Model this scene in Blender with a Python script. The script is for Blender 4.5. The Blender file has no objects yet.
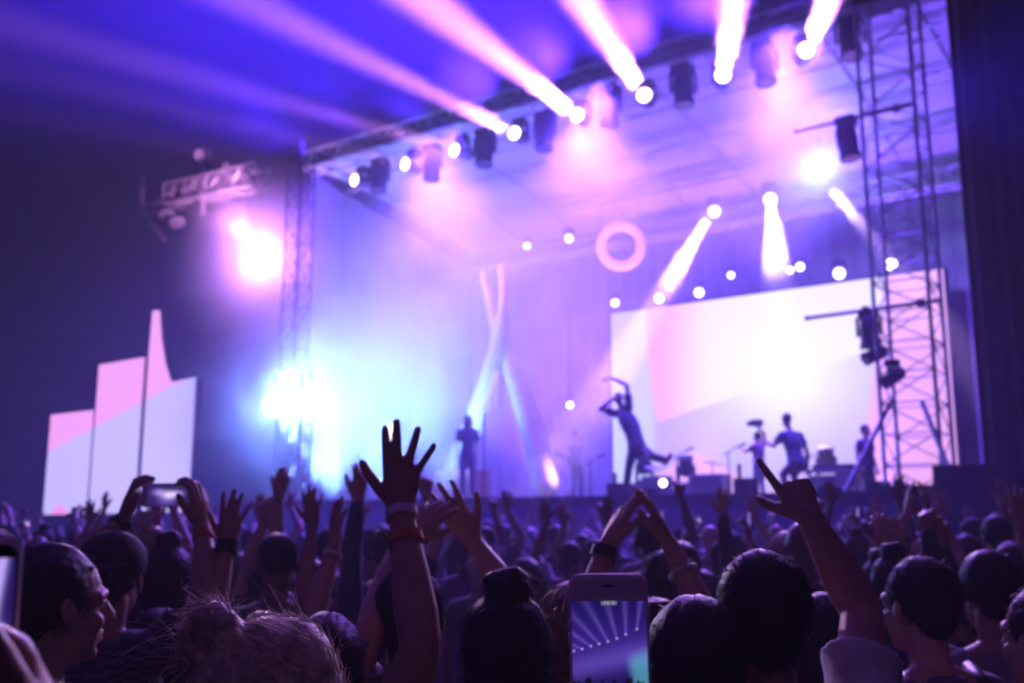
import bpy, bmesh, math, random
import numpy as np
from mathutils import Vector, Matrix, Quaternion
random.seed(7); rng = np.random.default_rng(7)
PI = math.pi
sc = bpy.context.scene
COL = sc.collection

# ------------------------------------------------------------------ camera, world, exposure
CAM = Vector((0, 0, 1.75)); PITCH = math.atan(.1795)
cd = bpy.data.cameras.new('camera'); cam = bpy.data.objects.new('camera', cd); COL.objects.link(cam)
cam.location = CAM; cam.rotation_euler = (PI/2 + PITCH, 0, 0)
cd.sensor_width = 36; cd.lens = 35.16; cd.clip_start = .05; cd.clip_end = 600
cd.dof.use_dof = True; cd.dof.focus_distance = 1.22; cd.dof.aperture_fstop = 5.0
sc.camera = cam
wd = bpy.data.worlds.new('World'); sc.world = wd; wd.use_nodes = True
bg = wd.node_tree.nodes['Background']; bg.inputs[0].default_value = (.022, .014, .12, 1); bg.inputs[1].default_value = .22
sc.view_settings.view_transform = 'Standard'; sc.view_settings.look = 'None'; sc.view_settings.gamma = 1
sc.view_settings.exposure = 0
try: sc.view_settings.use_curve_mapping = False
except Exception: pass
sc.render.engine = 'CYCLES'
cy = sc.cycles
cy.volume_step_rate = 4; cy.volume_max_steps = 64; cy.max_bounces = 4; cy.diffuse_bounces = 1; cy.glossy_bounces = 2; cy.transmission_bounces = 3; cy.volume_bounces = 0
cy.transparent_max_bounces = 6; cy.sample_clamp_indirect = 2.0; cy.sample_clamp_direct = 0
cy.use_denoising = True; cy.use_adaptive_sampling = False; cy.caustics_reflective = False; cy.caustics_refractive = False
HAZE_DENSITY = .0055

# ------------------------------------------------------------------ helpers
def ray(px, py):
    u = (px-512)/1000; v = (341.5-py)/1000; c, s = math.cos(PITCH), math.sin(PITCH)
    return Vector((u, c - v*s, s + v*c))
def P(px, py, d):                       # point seen at a pixel, d metres ahead
    r = ray(px, py); return CAM + r*(d/r.y)
AX = Vector((.814, -.581, 0)).normalized(); NX = Vector((-AX.y, AX.x, 0)); UP = Vector((0, 0, 1))
STAGE_Z = 2.2
def S(s, w, z): return AX*s + NX*w + UP*z        # stage frame: s along the front edge, w upstage, z up
def W(px, py, w):                       # point seen at a pixel on the stage plane w
    r = ray(px, py); return CAM + r*(w/r.dot(NX))
STAGE_ROT = math.atan2(AX.y, AX.x)

def mat(name, col, rough=.6, metal=0, emit=None, strength=0, noise=0, scale=20, sample=True, spec=.5, bump=0):
    m = bpy.data.materials.new(name); m.use_nodes = True; nt = m.node_tree; b = nt.nodes['Principled BSDF']
    b.inputs['Base Color'].default_value = (*col, 1); b.inputs['Roughness'].default_value = rough; b.inputs['Metallic'].default_value = metal
    b.inputs['Specular IOR Level'].default_value = spec
    if emit: b.inputs['Emission Color'].default_value = (*emit, 1); b.inputs['Emission Strength'].default_value = strength
    if noise or bump:
        tc = nt.nodes.new('ShaderNodeTexCoord'); n = nt.nodes.new('ShaderNodeTexNoise'); n.inputs['Scale'].default_value = scale; n.inputs['Detail'].default_value = 4
        nt.links.new(tc.outputs['Object'], n.inputs['Vector'])
        if noise:
            r = nt.nodes.new('ShaderNodeValToRGB')
            r.color_ramp.elements[0].position = .3; r.color_ramp.elements[1].position = .7
            r.color_ramp.elements[0].color = tuple(c*(1-noise) for c in col) + (1,)
            r.color_ramp.elements[1].color = tuple(min(1, c*(1+noise)) for c in col) + (1,)
            nt.links.new(n.outputs['Fac'], r.inputs[0]); nt.links.new(r.outputs[0], b.inputs['Base Color'])
        if bump:
            bp = nt.nodes.new('ShaderNodeBump'); bp.inputs['Strength'].default_value = bump; bp.inputs['Distance'].default_value = .004
            nt.links.new(n.outputs['Fac'], bp.inputs['Height']); nt.links.new(bp.outputs[0], b.inputs['Normal'])
    if not sample: m.cycles.emission_sampling = 'NONE'
    return m
def attr_emit(name, strength, sample=True, rough=.35):
    m = mat(name, (.02, .02, .02), rough); nt = m.node_tree; b = nt.nodes['Principled BSDF']
    a = nt.nodes.new('ShaderNodeAttribute'); a.attribute_name = 'pixel'
    nt.links.new(a.outputs['Color'], b.inputs['Emission Color']); b.inputs['Emission Strength'].default_value = strength
    if not sample: m.cycles.emission_sampling = 'NONE'
    return m

def frame(d, ref=UP):
    d = d.normalized()
    if abs(d.dot(ref)) > .95: ref = Vector((1, 0, 0))
    x = ref.cross(d).normalized(); return x, d.cross(x).normalized(), d
class MB:
    def __init__(self): self.v = []; self.f = []
    def add(self, vs, fs):
        o = len(self.v); self.v += [tuple(p) for p in vs]; self.f += [tuple(i+o for i in f) for f in fs]; return self
    def box(self, c, size, x=Vector((1, 0, 0)), y=Vector((0, 1, 0)), z=UP, taper=1):
        c = Vector(c); hx, hy, hz = [q/2 for q in size]; vs = []
        for sz, t in ((-1, 1), (1, taper)):
            for sx, sy in ((-1, -1), (1, -1), (1, 1), (-1, 1)): vs.append(c + x*sx*hx*t + y*sy*hy*t + z*sz*hz)
        return self.add(vs, [(3, 2, 1, 0), (4, 5, 6, 7), (0, 1, 5, 4), (1, 2, 6, 5), (2, 3, 7, 6), (3, 0, 4, 7)])
    def loft(self, rings, closed_ends=True):
        n = len(rings[0]); vs = [p for r in rings for p in r]; fs = []
        for i in range(len(rings)-1):
            for j in range(n):
                k = (j+1) % n; fs.append((i*n+j, i*n+k, (i+1)*n+k, (i+1)*n+j))
        if closed_ends: fs.append(tuple(range(n-1, -1, -1))); fs.append(tuple((len(rings)-1)*n+j for j in range(n)))
        return self.add(vs, fs)
    def tube(self, a, b, r, n=8, r2=None):
        a = Vector(a); b = Vector(b); x, y, d = frame(b-a); r2 = r if r2 is None else r2
        return self.loft([[a + (x*math.cos(t)+y*math.sin(t))*r for t in [2*PI*j/n for j in range(n)]],
                          [b + (x*math.cos(t)+y*math.sin(t))*r2 for t in [2*PI*j/n for j in range(n)]]])
    def path(self, pts, r, n=8, closed=False):
        pts = [Vector(p) for p in pts]; rr = r if hasattr(r, '__len__') else [r]*len(pts); rings = []
        x = None
        for i, p in enumerate(pts):
            if closed: d = pts[(i+1) % len(pts)] - pts[i-1]
            else: d = pts[min(i+1, len(pts)-1)] - pts[max(i-1, 0)]
            d.normalize()
            if x is None: x = frame(d)[0]
            x = (x - d*x.dot(d)).normalized(); y = d.cross(x)
            rings.append([p + (x*math.cos(t)+y*math.sin(t))*rr[i] for t in [2*PI*j/n for j in range(n)]])
        if closed: rings.append(rings[0])
        return self.loft(rings, not closed)
    def lathe(self, c, d, prof, n=16):        # prof: (along, radius)
        c = Vector(c); x, y, d = frame(Vector(d))
        return self.loft([[c + d*h + (x*math.cos(t)+y*math.sin(t))*max(r, 1e-4) for t in [2*PI*j/n for j in range(n)]] for h, r in prof])
    def disc(self, c, d, r, n=20): return self.lathe(c, d, [(0, r), (.004, r*.98)], n)
    def build(self, name, m, parent=None, smooth=False):
        me = bpy.data.meshes.new(name); me.from_pydata(self.v, [], self.f); me.update()
        if smooth: me.polygons.foreach_set('use_smooth', [True]*len(me.polygons))
        o = bpy.data.objects.new(name, me); COL.objects.link(o)
        if m: me.materials.append(m)
        if parent:
            o.parent = parent
            o.matrix_parent_inverse = Matrix.Identity(4) if parent.get('local') else parent_inv(parent)
        return o
def world_of(p):
    return (world_of(p.parent) @ p.matrix_parent_inverse @ p.matrix_basis) if p.parent else p.matrix_basis.copy()
def parent_inv(p): return world_of(p).inverted()
def tag(o, label=None, cat=None, group=None, kind=None):
    if label: o['label'] = label
    if cat: o['category'] = cat
    if group: o['group'] = group
    if kind: o['kind'] = kind
    return o
def thing(name, label, cat, loc=(0, 0, 0), group=None):      # an Empty at the base; parts built in world space keep their place
    o = bpy.data.objects.new(name, None); COL.objects.link(o); o.location = loc; o.empty_display_size = .1
    return tag(o, label, cat, group)
def copy_tree(o, parent=None):
    c = o.copy(); COL.objects.link(c); c.parent = parent
    if parent: c.matrix_parent_inverse = o.matrix_parent_inverse.copy()
    for ch in list(o.children): copy_tree(ch, c)
    return c

M = {}
M['black_metal'] = mat('black_metal', (.03, .03, .035), .45, .6)
M['steel'] = mat('aluminium', (.40, .40, .43), .5, .35, noise=.12, scale=6)
M['dark'] = mat('matte_black', (.02, .02, .022), .8)
M['drape'] = mat('black_drape', (.035, .033, .04), .95, noise=.4, scale=2.5)
M['scrim'] = mat('pale_scrim', (.30, .28, .33), .9, noise=.2, scale=1.2)
M['canopy'] = mat('canopy_vinyl', (.35, .34, .38), .6, noise=.15, scale=.8)
M['deck'] = mat('stage_deck', (.05, .05, .055), .5, noise=.3, scale=4)
M['fascia'] = mat('stage_fascia', (.14, .11, .30), .7, noise=.2, scale=2)  # violet of the stage light put into the panel colour
M['asphalt'] = mat('asphalt', (.05, .05, .055), .9, noise=.3, scale=3)
M['case'] = mat('equipment_case', (.09, .09, .11), .5, noise=.2, scale=9)
M['white_cloth'] = mat('pale_fabric', (.40, .39, .43), .8, noise=.08, scale=3)

# ------------------------------------------------------------------ ground
g = MB().box((0, 40, -.05), (300, 300, .1), AX, NX).build('ground', M['asphalt']); tag(g, kind='structure')

# ------------------------------------------------------------------ stage
SL, SR, WF, WB = -19.6, -3.4, 15.7, 25.2
st = thing('stage', 'raised dark concert stage with a violet lit front panel behind the crowd', 'stage', S((SL+SR)/2, WF, 0))
cs = (SL+SR)/2; ws = SR-SL
MB().box(S(cs, (WF+WB)/2, STAGE_Z-.09), (ws, WB-WF, .18), AX, NX).build('deck', M['deck'], st)
fa = MB()
n = 14
for i in range(n):
    fa.box(S(SL + (i+.5)*ws/n, WF+.05, (STAGE_Z-.2)/2+.004), (ws/n-.02, .06, STAGE_Z-.2), AX, NX)
fa.build('front_panel', M['fascia'], st)
MB().box(S(cs, WF-.03, STAGE_Z-.06), (ws+.06, .05, .09), AX, NX).build('edge_rail', M['black_metal'], st)
lg = MB()
for i in range(10):
    for w in (WF+2, WF+5, WF+8): lg.tube(S(SL+.8+i*1.6, w, 0), S(SL+.8+i*1.6, w, STAGE_Z-.18), .05)
lg.build('support_legs', M['steel'], st)

rf = thing('stage_roof', 'broad pale stage roof on trusses over the performers', 'stage roof', S(cs, 20, 11))
ZF = CAM.z + 9.5; ZB = CAM.z + 8.3
cn = MB(); rows = []
for j in range(13):
    w = 17.9 + (WB+.2-17.9)*j/12; z = ZF + (ZB-ZF)*j/12 + .35*math.sin(PI*j/12)
    rows.append((w, z))
cn.loft([[S(s, w, z), S(s, w, z+.04)][::1] + [] for s in (SL, SR) for w, z in []] or [[S(SL, w, z) for w, z in rows] + [S(SL, w, z+.05) for w, z in rows[::-1]],
         [S(SR, w, z) for w, z in rows] + [S(SR, w, z+.05) for w, z in rows[::-1]]])
cn.build('canopy', M['canopy'], rf)
for j in (2, 5, 8, 11):
    w, z = rows[j]; b = MB()
    for dz in (.12, .42): b.tube(S(SL+.2, w, z-dz), S(SR-.2, w, z-dz), .03)
    k = 24
    for i in range(k):
        a = SL+.2+(ws-.4)*i/k; c = SL+.2+(ws-.4)*(i+1)/k
        b.tube(S(a, w, z-(.12 if i % 2 else .42)), S(c, w, z-(.42 if i % 2 else .12)), .015, 5)
    b.build('roof_beam', M['steel'], rf)
pu = MB()
for i in range(9):
    s = SL+.5+(ws-1)*i/8; pu.path([S(s, w, z-.07) for w, z in rows], .03, 6)
pu.build('purlins', M['steel'], rf)

bw = thing('back_drape', 'pale hanging drape closing the back of the stage', 'drape', S(cs, WB, STAGE_Z))
dr = MB(); pts = []
for i in range(160):
    s = SL + ws*i/159; pts.append((s, WB + .03*math.sin(i*1.35) + .04*math.sin(i*.37)))
dr.loft([[S(s, w, z) for s, w in pts] + [S(s, w+.02, z) for s, w in pts[::-1]] for z in (STAGE_Z+.01, 5, 8, ZB-.1)])
dr.build('cloth', M['scrim'], bw)
sd = thing('side_drape', 'pale hanging drape closing the left side of the stage', 'drape', S(SL, 22, STAGE_Z))
dr = MB(); pts = [(SL-.15 + .02*math.sin(i*1.3) + .03*math.sin(i*.4), 18.2 + (WB-18.2)*i/80) for i in range(81)]
dr.loft([[S(s, w, z) for s, w in pts] + [S(s-.02, w, z) for s, w in pts[::-1]] for z in (STAGE_Z+.01, 5, 8)] + [[S(s, w, ZF-.1 + (ZB-ZF)*(w-18.2)/(WB-18.2)) for s, w in pts] + [S(s-.02, w, ZF-.1 + (ZB-ZF)*(w-18.2)/(WB-18.2)) for s, w in pts[::-1]]])
dr.build('cloth', M['scrim'], sd)

# dark side wing right of the stage (masking wall) and far side of it
def drape_wall(name, label, a, b, z0, z1, folds, m=M['drape']):
    t = thing(name, label, 'drape', (a+b)/2 * Vector((1, 1, 0)) if False else Vector(((a.x+b.x)/2, (a.y+b.y)/2, z0)))
    d = (b-a); L = d.length; d.normalize(); nn = Vector((-d.y, d.x, 0)); k = int(folds*6); o = MB(); pts = []
    for i in range(k+1):
        q = a + d*L*i/k; pts.append(q + nn*(.07*math.sin(i*PI/3) + .04*math.sin(i*.71)))
    o.loft([[Vector((p.x, p.y, z)) for p in pts] + [Vector((p.x, p.y, z)) + nn*.02 for p in pts[::-1]] for z in (z0, (z0+z1)/2, z1)])
    o.build('cloth', m, t)
    q = MB().tube(Vector((a.x, a.y, z1)), Vector((b.x, b.y, z1)), .04); q.build('pipe', M['black_metal'], t)
    return t
drape_wall('masking_drape', 'tall black masking drape beside the right truss tower', S(-3.15, 17.2, 0), S(3.5, 17.2, 0), .02, 14.5, 30)

# ------------------------------------------------------------------ trusses
def truss_parts(t, A, B, w1, w2, ref, r=.03, step=.5, m=None, br=.014):
    m = m or M['steel']; A = Vector(A); B = Vector(B); d = (B-A); L = d.length; d.normalize()
    x = (ref - d*ref.dot(d)).normalized(); y = d.cross(x)
    cor = [(x*sx*w1/2 + y*sy*w2/2) for sx, sy in ((-1, -1), (1, -1), (1, 1), (-1, 1))]
    for c in cor: MB().tube(A+c, B+c, r).build('chord', m, t)
    b = MB(); k = max(2, round(L/step))
    for f in range(4):
        c0, c1 = cor[f], cor[(f+1) % 4]
        for i in range(k):
            p, q = A + d*L*i/k, A + d*L*(i+1)/k
            b.tube(p+(c0 if i % 2 else c1), q+(c1 if i % 2 else c0), br, 5)
            b.tube(p+c0, p+c1, br, 5)
    b.build('lattice', m, t)
FZ = CAM.z + 9.25; FW = 17.8
ft = thing('front_truss', 'long aluminium front truss carrying the row of moving lights', 'truss', S(cs, FW, FZ))
truss_parts(ft, S(SL+.2, FW, FZ+.25), S(SR+.2, FW, FZ+.25), .5, .5, UP)
bt = thing('back_truss', 'aluminium truss under the roof above the big screen', 'truss', S(cs, 23.2, FZ-1.2))
truss_parts(bt, S(SL+.3, 23.2, CAM.z+7.6), S(SR-.3, 23.2, CAM.z+7.6), .4, .4, UP)

# right tower: a big square lattice tower with outriggers and boom pipes
TR = S(-4.05, 16.9, 0)
rt = thing('truss_tower', 'tall square lattice truss tower standing at the right edge of the stage', 'truss tower', TR)
truss_parts(rt, TR + UP*.15, TR + UP*13.5, .86, .86, AX, r=.035, step=.5, br=.012)
MB().box(TR+UP*.075, (1.3, 1.3, .15), AX, NX).build('base_plate', M['black_metal'], rt)
for z in (STAGE_Z+.05,):
    MB().box(TR+UP*z, (1.0, 1.0, .10), AX, NX).build('sleeve_block', M['black_metal'], rt)
for a, b in ((W(892, 400, 16.6), S(-4.95, 15.9, STAGE_Z)), (W(922, 402, 16.4), W(957, 490, 15.6))):
    MB().tube(a, b, .04).build('outrigger_brace', M['steel'], rt)
def boom(label, x0, y0, x1, y1, w):
    t = thing('boom_pipe', label, 'lighting boom', W(x1, y1, w), 'boom pipes on the right tower')
    a, b = W(x0, y0, w), W(x1, y1, w)
    MB().tube(a, b, .035, 10).build('pipe', M['black_metal'], t)
    for f in (.45, .85):
        MB().box(a.lerp(b, f), (.1, .12, .12), AX, NX).build('clamp', M['black_metal'], t)
    MB().tube(a, a+(a-b).normalized()*.05, .045, 10).build('end_cap', M['black_metal'], t)
boom('upper dark boom pipe sticking out leftward from the right truss tower', 797, 131, 915, 104, 16.6)
boom('lower dark boom pipe sticking out leftward from the right truss tower', 808, 318, 942, 300, 16.6)

# left tower and left wing truss
TL = S(-19.3, 17.4, 0)
lt = thing('truss_tower', 'slim lattice truss tower standing at the left end of the stage', 'truss tower', TL)
truss_parts(lt, TL+UP*.1, TL+UP*11.6, .5, .5, AX, r=.03, step=.55, br=.014, m=M['black_metal'])
MB().box(TL+UP*.05, (.9, .9, .1), AX, NX).build('base_plate', M['black_metal'], lt)
TW = W(297, 500, 16.4); TW.z = 0
wt = thing('truss_tower', 'short bright truss tower beside the blue white lamp', 'truss tower', TW)
truss_parts(wt, TW+UP*.1, TW+UP*5.3, .36, .36, AX, r=.03, step=.45, br=.016)
MB().box(TW+UP*.05, (.8, .8, .1), AX, NX).build('base_plate', M['black_metal'], wt)
MB().tube(TW+UP*5.3-AX*.7, TW+UP*5.3+AX*.2, .04).build('cross_bar', M['steel'], wt)
lw = thing('wing_truss', 'crooked lattice wing truss flown above the left side screens', 'truss', W(200, 160, 17.6))
truss_parts(lw, W(172, 196, 17.6), W(262, 176, 17.6), .6, .6, UP, step=.5, r=.055, br=.035)
for pts in ([(203, 148), (203, 215)], [(142, 176), (142, 208)], [(142, 210), (165, 240)], [(142, 210), (172, 196)]):
    a, b = [W(x, y, 17.6) for x, y in pts]; MB().tube(a, b, .08).build('strut', M['steel'], lw)
for x, y in ((203, 155), (231, 168), (190, 192), (168, 215), (178, 222), (214, 178)):
    c = W(x, y, 17.5); MB().lathe(c, (-.3, -1, -.5), [(-.25, .1), (-.1, .19), (.12, .2), (.2, .17)], 12).build('lamp_housing', M['steel'], lw)

# ------------------------------------------------------------------ light fixtures
LENS = {}
def lens_mat(col, s):
    k = (col, s)
    if k not in LENS: LENS[k] = mat('lit_lens', (.1, .1, .1), .3, emit=col, strength=s, sample=False)
    return LENS[k]
def fixture(label, clamp, aim, lit=None, strength=30, scale=1, group=None, name='moving_light', yaw=None):
    """moving-head light: clamp block, yoke, head barrel, lens; clamp = hanging point"""
    clamp = Vector(clamp); aim = Vector(aim).normalized(); k = scale
    t = thing(name, label, 'stage light', clamp, group)
    MB().box(clamp-UP*.07*k, (.30*k, .24*k, .14*k), AX, NX).build('base', M['black_metal'], t)
    c = clamp - UP*.40*k
    x = UP.cross(aim)
    x = x.normalized() if x.length > .1 else AX
    y = MB()
    for sx in (-1, 1):
        y.box(c + x*sx*.20*k + UP*.11*k, (.035*k, .09*k, .34*k), x, UP.cross(x).normalized())
    y.box(c + UP*.255*k, (.43*k, .09*k, .035*k), x, UP.cross(x).normalized())
    y.build('yoke', M['black_metal'], t)
    h = MB().lathe(c, aim, [(-.30*k, .03*k), (-.29*k, .11*k), (-.20*k, .155*k), (0, .165*k), (.14*k, .15*k), (.24*k, .165*k), (.29*k, .165*k)], 18)
    hd = h.build('head', M['black_metal'], t, True)
    MB().disc(c + aim*.291*k, aim, .150*k, 24).build('lens', lens_mat(lit, strength) if lit else M['glass'], hd)
    return c + aim*.31*k
M['glass'] = mat('dark_lens_glass', (.02, .02, .03), .05, spec=.8)
NL = 0
def spot(loc, aim, col, energy, deg, blend=.3, r=.06):
    global NL; NL += 1
    d = bpy.data.lights.new('spot_beam', 'SPOT'); d.color = col; d.energy = energy; d.spot_size = math.radians(deg); d.spot_blend = blend; d.shadow_soft_size = r
    o = bpy.data.objects.new('spot_beam', d); COL.objects.link(o); o.location = loc
    o.rotation_euler = Vector(aim).to_track_quat('-Z', 'Y').to_euler(); tag(o, kind='helper')
    return o
def point(loc, col, energy, r=.1):
    d = bpy.data.lights.new('lamp_light', 'POINT'); d.color = col; d.energy = energy; d.shadow_soft_size = r
    o = bpy.data.objects.new('lamp_light', d); COL.objects.link(o); o.location = loc; tag(o, kind='helper'); return o

PINK = (1.0, .36, .97); WARM = (1, .62, .8); BLUE = (.07, .02, 1.0); CYAN = (.15, .32, 1.0); VIOLET = (.18, .07, 1.0)
KB, KW, KI, KV, KC = 760000, 75000, 2600, 17500, 260         # beam, wash, interior powers
antivp = ray(700, 207).normalized()
LITS = [(806, 50), (723, 75), (644, 95), (577, 115), (514, 133), (454, 150), (405, 164), (354, 180)]
names = ['rightmost', 'second from the right', 'third from the right', 'fourth from the right', 'fifth from the right', 'sixth from the right', 'second from the left', 'leftmost']
BEND = [(829, 0), (735, 0), (582, 0), (425, 0), (345, 50), (262, 96), (255, 128), (215, 152)]   # where each beam heads in the photograph
for i, (x, y) in enumerate(LITS):
    e = BEND[i]; k = (415-y)/(y-e[1]); aim = -ray(x + (x-e[0])*k, 415).normalized()
    L = W(x, y, FW-.15)
    k = 1.0
    clamp = L - aim.normalized()*.30 + UP*.40
    q = fixture('lit moving light, %s on the front truss' % names[i], clamp, aim, (1, .78, .95), 7, k, 'lit moving lights on the front truss')
    fall = [2.0, 2.3, 2.1, 1.9, 1.1, .38, .13, .05][i]
    spot(L + aim*.17, aim, PINK, KB*fall, 7.0 if i < 4 else 5.2, .95, .15)
    # dark fixture between
DARKS = [(850, 35), (764, 62), (683, 85), (610, 105), (545, 130), (485, 147), (432, 162), (380, 175)]
for i, (x, y) in enumerate(DARKS):
    c = W(x, y, FW) + UP*.42
    aim = Vector((random.uniform(-.1, .1), random.uniform(-.2, .0), -1))
    fixture('unlit dark moving light hanging down, %s on the front truss' % names[i], c, aim, None, 0, 1.3, 'dark moving lights on the front truss')

# added spots without fixtures: blue to tint the haze, violet fill for the stage
for s in range(-19, -3, 2):
    spot(S(s, FW-.5, FZ+.5), -NX*.97 + UP*.13 - AX*.03, BLUE, KW*(1.3 if s > -10 else 1.2 if s > -15 else .5), 60, 1, .6)
for s, e in ((-6.5, 1), (-11, 1.2), (-15.5, 1.2)):
    spot(S(s, 18.1, FZ-.35), NX*.25 - UP*.9, VIOLET, KV*e, 130, 1, .3)      # added violet fill from above
    spot(S(s, 24.0, STAGE_Z+.4), UP*.9 - NX*.35, VIOLET, KV*e*.7, 110, 1, .3)   # added violet fill from the floor by the drape
spot(W(280, 406, 16.6), AX*.85 + NX*.3 + UP*.28, CYAN, KC*34, 165, 1, .35)     # spill of the blue white flood across the stage
for s, e in ((-19.2, .9), (-17.4, 1), (-15.4, .7)):                   # added floor spots, hidden, lighting the smoke at stage left
    spot(S(s, 18.8, STAGE_Z+.15), UP + NX*.12, (.22, .48, 1), 6500*e, 100, 1, .4)
for s, e in ((-6, 1), (-10, 1), (-14, 1), (-18, .6)):                 # added blue spots lighting the pit haze and front panel
    spot(S(s, FW-.5, FZ-.2), -UP - NX*.62, (.13, .05, 1), 17000*e, 66, 1, .3)
spot(S(-3.6, 16.3, 8.5), AX*.8 - NX*.35 - UP*.25, BLUE, 2600, 90, 1, .3)   # added blue spot tinting the air before the masking drape
for s, tx, ty, e in ((-5.5, 1.6, 5.5, 1), (-10, .2, 6.5, 1), (-15, -2.2, 6.5, .8)):                       # added violet spots giving the crowd a rim light
    c = S(s, FW-.4, FZ-.5); spot(c, Vector((tx, ty, 1.5)) - c, (.38, .13, 1), 4200*e, 30, 1, .15)
for p, tgt, col, e, dg_ in ((W(262, 256, 16.9), Vector((-.5, 1.4, 1.6)), (1, .6, 1), 8500, 7.5), (W(714, 209, 17.2), Vector((.55, 2.2, 1.7)), (.8, .5, 1), 5000, 13)):
    spot(p, tgt - p, col, e, dg_, .7, .12)                           # added rim spots for the near crowd, lined up with two lamps
# back lamps of the stage
BACK = [(527, 246, 5, .5), (569, 237, 6, .5), (714, 207, 8, 1), (770, 193, 9, 1), (615, 303, 5, 0), (659, 297, 6, 0), (670, 288, 4, 0), (699, 291, 6, 0), (731, 277, 4, .3), (800, 267, 5, .3), (790, 272, 4, 0), (839, 270, 7, .4), (891, 261, 7, .3)]
BN = ['small lamp glowing left of the pink ring lamp, farther from the ring', 'small lamp glowing left of the pink ring lamp, closer to the ring', 'bright lamp throwing a pink beam down left above the big screen',
      'bright lamp throwing a wide white beam straight down onto the big screen', 'small lamp above the upper left corner of the big screen', 'lower of the two touching lamps under the pink beam',
      'upper tiny lamp of the pair under the pink beam', 'small lamp under the foot of the pink beam, right of the pair', 'tiny lamp midway along the top of the big screen', 'small lamp right of the wide white beam, upper of a close pair',
      'tiny lamp right of the wide white beam, lower of a close pair', 'round bright lamp above the big screen, alone between white beam and tower', 'bright lamp shining through the right truss tower']
for i, (x, y, r, b) in enumerate(BACK):
    w = 22.6; c = W(x, y, w)
    toc = (CAM - c).normalized()
    fixture(BN[i], c + UP*.40*.62 - toc*.18, toc, (1, .88, 1), 5, .62 * r/6 + .1, 'small lamps glowing above the big screen', 'spot_lamp')
def beam_from(x, y, x2, y2, w, w2, col, e, deg):
    a, b = W(x, y, w), W(x2, y2, w2); spot(a + (b-a).normalized()*.14, b-a, col, e, deg, .7, .10)
beam_from(714, 207, 668, 285, 22.4, 21.6, (1, .6, .95), KB*.12, 14)
beam_from(770, 193, 776, 262, 22.4, 22, (1, .75, 1), KB*.07, 21)
beam_from(827, 182, 885, 255, 22.4, 21.6, (1, .7, .95), KB*.11, 10)
beam_from(569, 237, 480, 290, 22.4, 21.6, VIOLET, KB*.02, 9)
beam_from(527, 246, 440, 290, 22.4, 21.6, VIOLET, KB*.015, 9)
# greenish white strobe
def flood(label, x, y, w, col, strength, r, e, light_col, tall=1):
    c = W(x, y, w); d = (CAM-c).normalized()
    t = thing('flood_lamp', label, 'stage light', c)
    MB().lathe(c - d*.02, d, [(-.35, r*.4), (-.3, r*.75), (-.05, r*1.1), (.012, r*1.12)], 20).build('housing', M['black_metal'], t, True)
    if tall == 1: MB().disc(c, d, r, 24).build('lens', lens_mat(col, strength), t)
    else:
        x_, y_, d_ = frame(d); y_ = (y_ - x_*.28).normalized(); x_ = y_.cross(d_)
        MB().loft([[c + d_*h + x_*r*.62*math.cos(a) + y_*r*tall*.62*math.sin(a)*(1 if math.sin(a) > 0 else 1.15) for a in [2*PI*i/28 for i in range(28)]] for h in (.016, .022)]).build('lens', lens_mat(col, strength), t)
    MB().tube(c - d*.2, c - d*.2 + UP*.8, .025).build('hanger', M['black_metal'], t)
    point(c + d*.25, light_col, e, .15)
flood('dazzling mint white strobe lamp below the upper boom pipe', 820, 166, 21.5, (.75, 1, 1), 12, .15, KI*.06, (.55, .95, 1))
flood('huge magenta white flare lamp hanging left of the stage', 262, 256, 17.3, (1, .72, 1), 16, .34, KI*.45, (.8, .28, 1), tall=2.3)
flood('blazing blue white flood lamp on the short left tower', 274, 406, 16.2, (.72, .88, 1), 12, .24, KI*.62, (.17, .34, 1))
spot(W(246, 236, 16.8), W(195, 165, 17.6) - W(246, 236, 16.8), PINK, 3500, 70, .8, .2)     # added pink spot by the flare lamp, brightening the wing truss
# ring lamp
rc = W(621, 246, 22.0); rr = MB(); d = (CAM-rc).normalized(); d = (d + AX*.25).normalized(); x, y, d = frame(d)
rg = thing('ring_lamp', 'pink glowing ring lamp hanging in front of the roof', 'ring light', rc)
rr.path([rc + (x*math.cos(t)+y*math.sin(t))*.52 for t in [2*PI*i/48 for i in range(48)]], .125, 10, True)
rr.build('ring', mat('glowing_ring', (.8, .5, .7), .5, emit=(1, .38, .78), strength=.75), rg, True)
for sx in (-1, 1): MB().tube(rc + x*sx*.52, rc + x*sx*.52 + UP*1.6, .012, 6).build('cable', M['black_metal'], rg)
# fixtures on the booms
for lab, x, y, sc_, aim in (('dark moving light under the upper boom pipe', 846, 118, 1.1, (.1, -.1, -1)), ('dark moving light under the lower boom pipe', 868, 310, .95, (0, .1, -1)),
                            ('dark lamp below the lower boom pipe pointing left', 874, 338, .7, (-.9, -.1, -.4)), ('dark lamp on the tower side under the lower boom', 892, 360, .7, (-.8, -.1, -.5))):
    fixture(lab, W(x, y, 16.6), aim, None, 0, sc_)

# line array hung at the top right
la = thing('speaker_array', 'dark hanging line array speaker at the top right corner', 'speakers', W(884, 0, 15.8))
for i in range(6):
    MB().box(W(884, 6, 15.6) + UP*(.14 + i*.30), (.85, .5, .27), AX, NX).build('cabinet', M['dark'], la)
sp = thing('speaker_stack', 'black speaker stack on the ground at the far right', 'speakers', S(-2.6, 15.4, 0))
for i in range(3):
    for j in range(2): MB().box(S(-2.9+j*1.15, 15.5, .42+i*.85), (1.1, .8, .82), AX, NX).build('cabinet', M['dark'], sp)
# vertical led strips at the right of the tower
for i, (x, y0, y1, wd_) in enumerate(((915, 330, 400, .10), (930, 230, 272, .05), (938, 335, 400, .07))):
    pass

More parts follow.
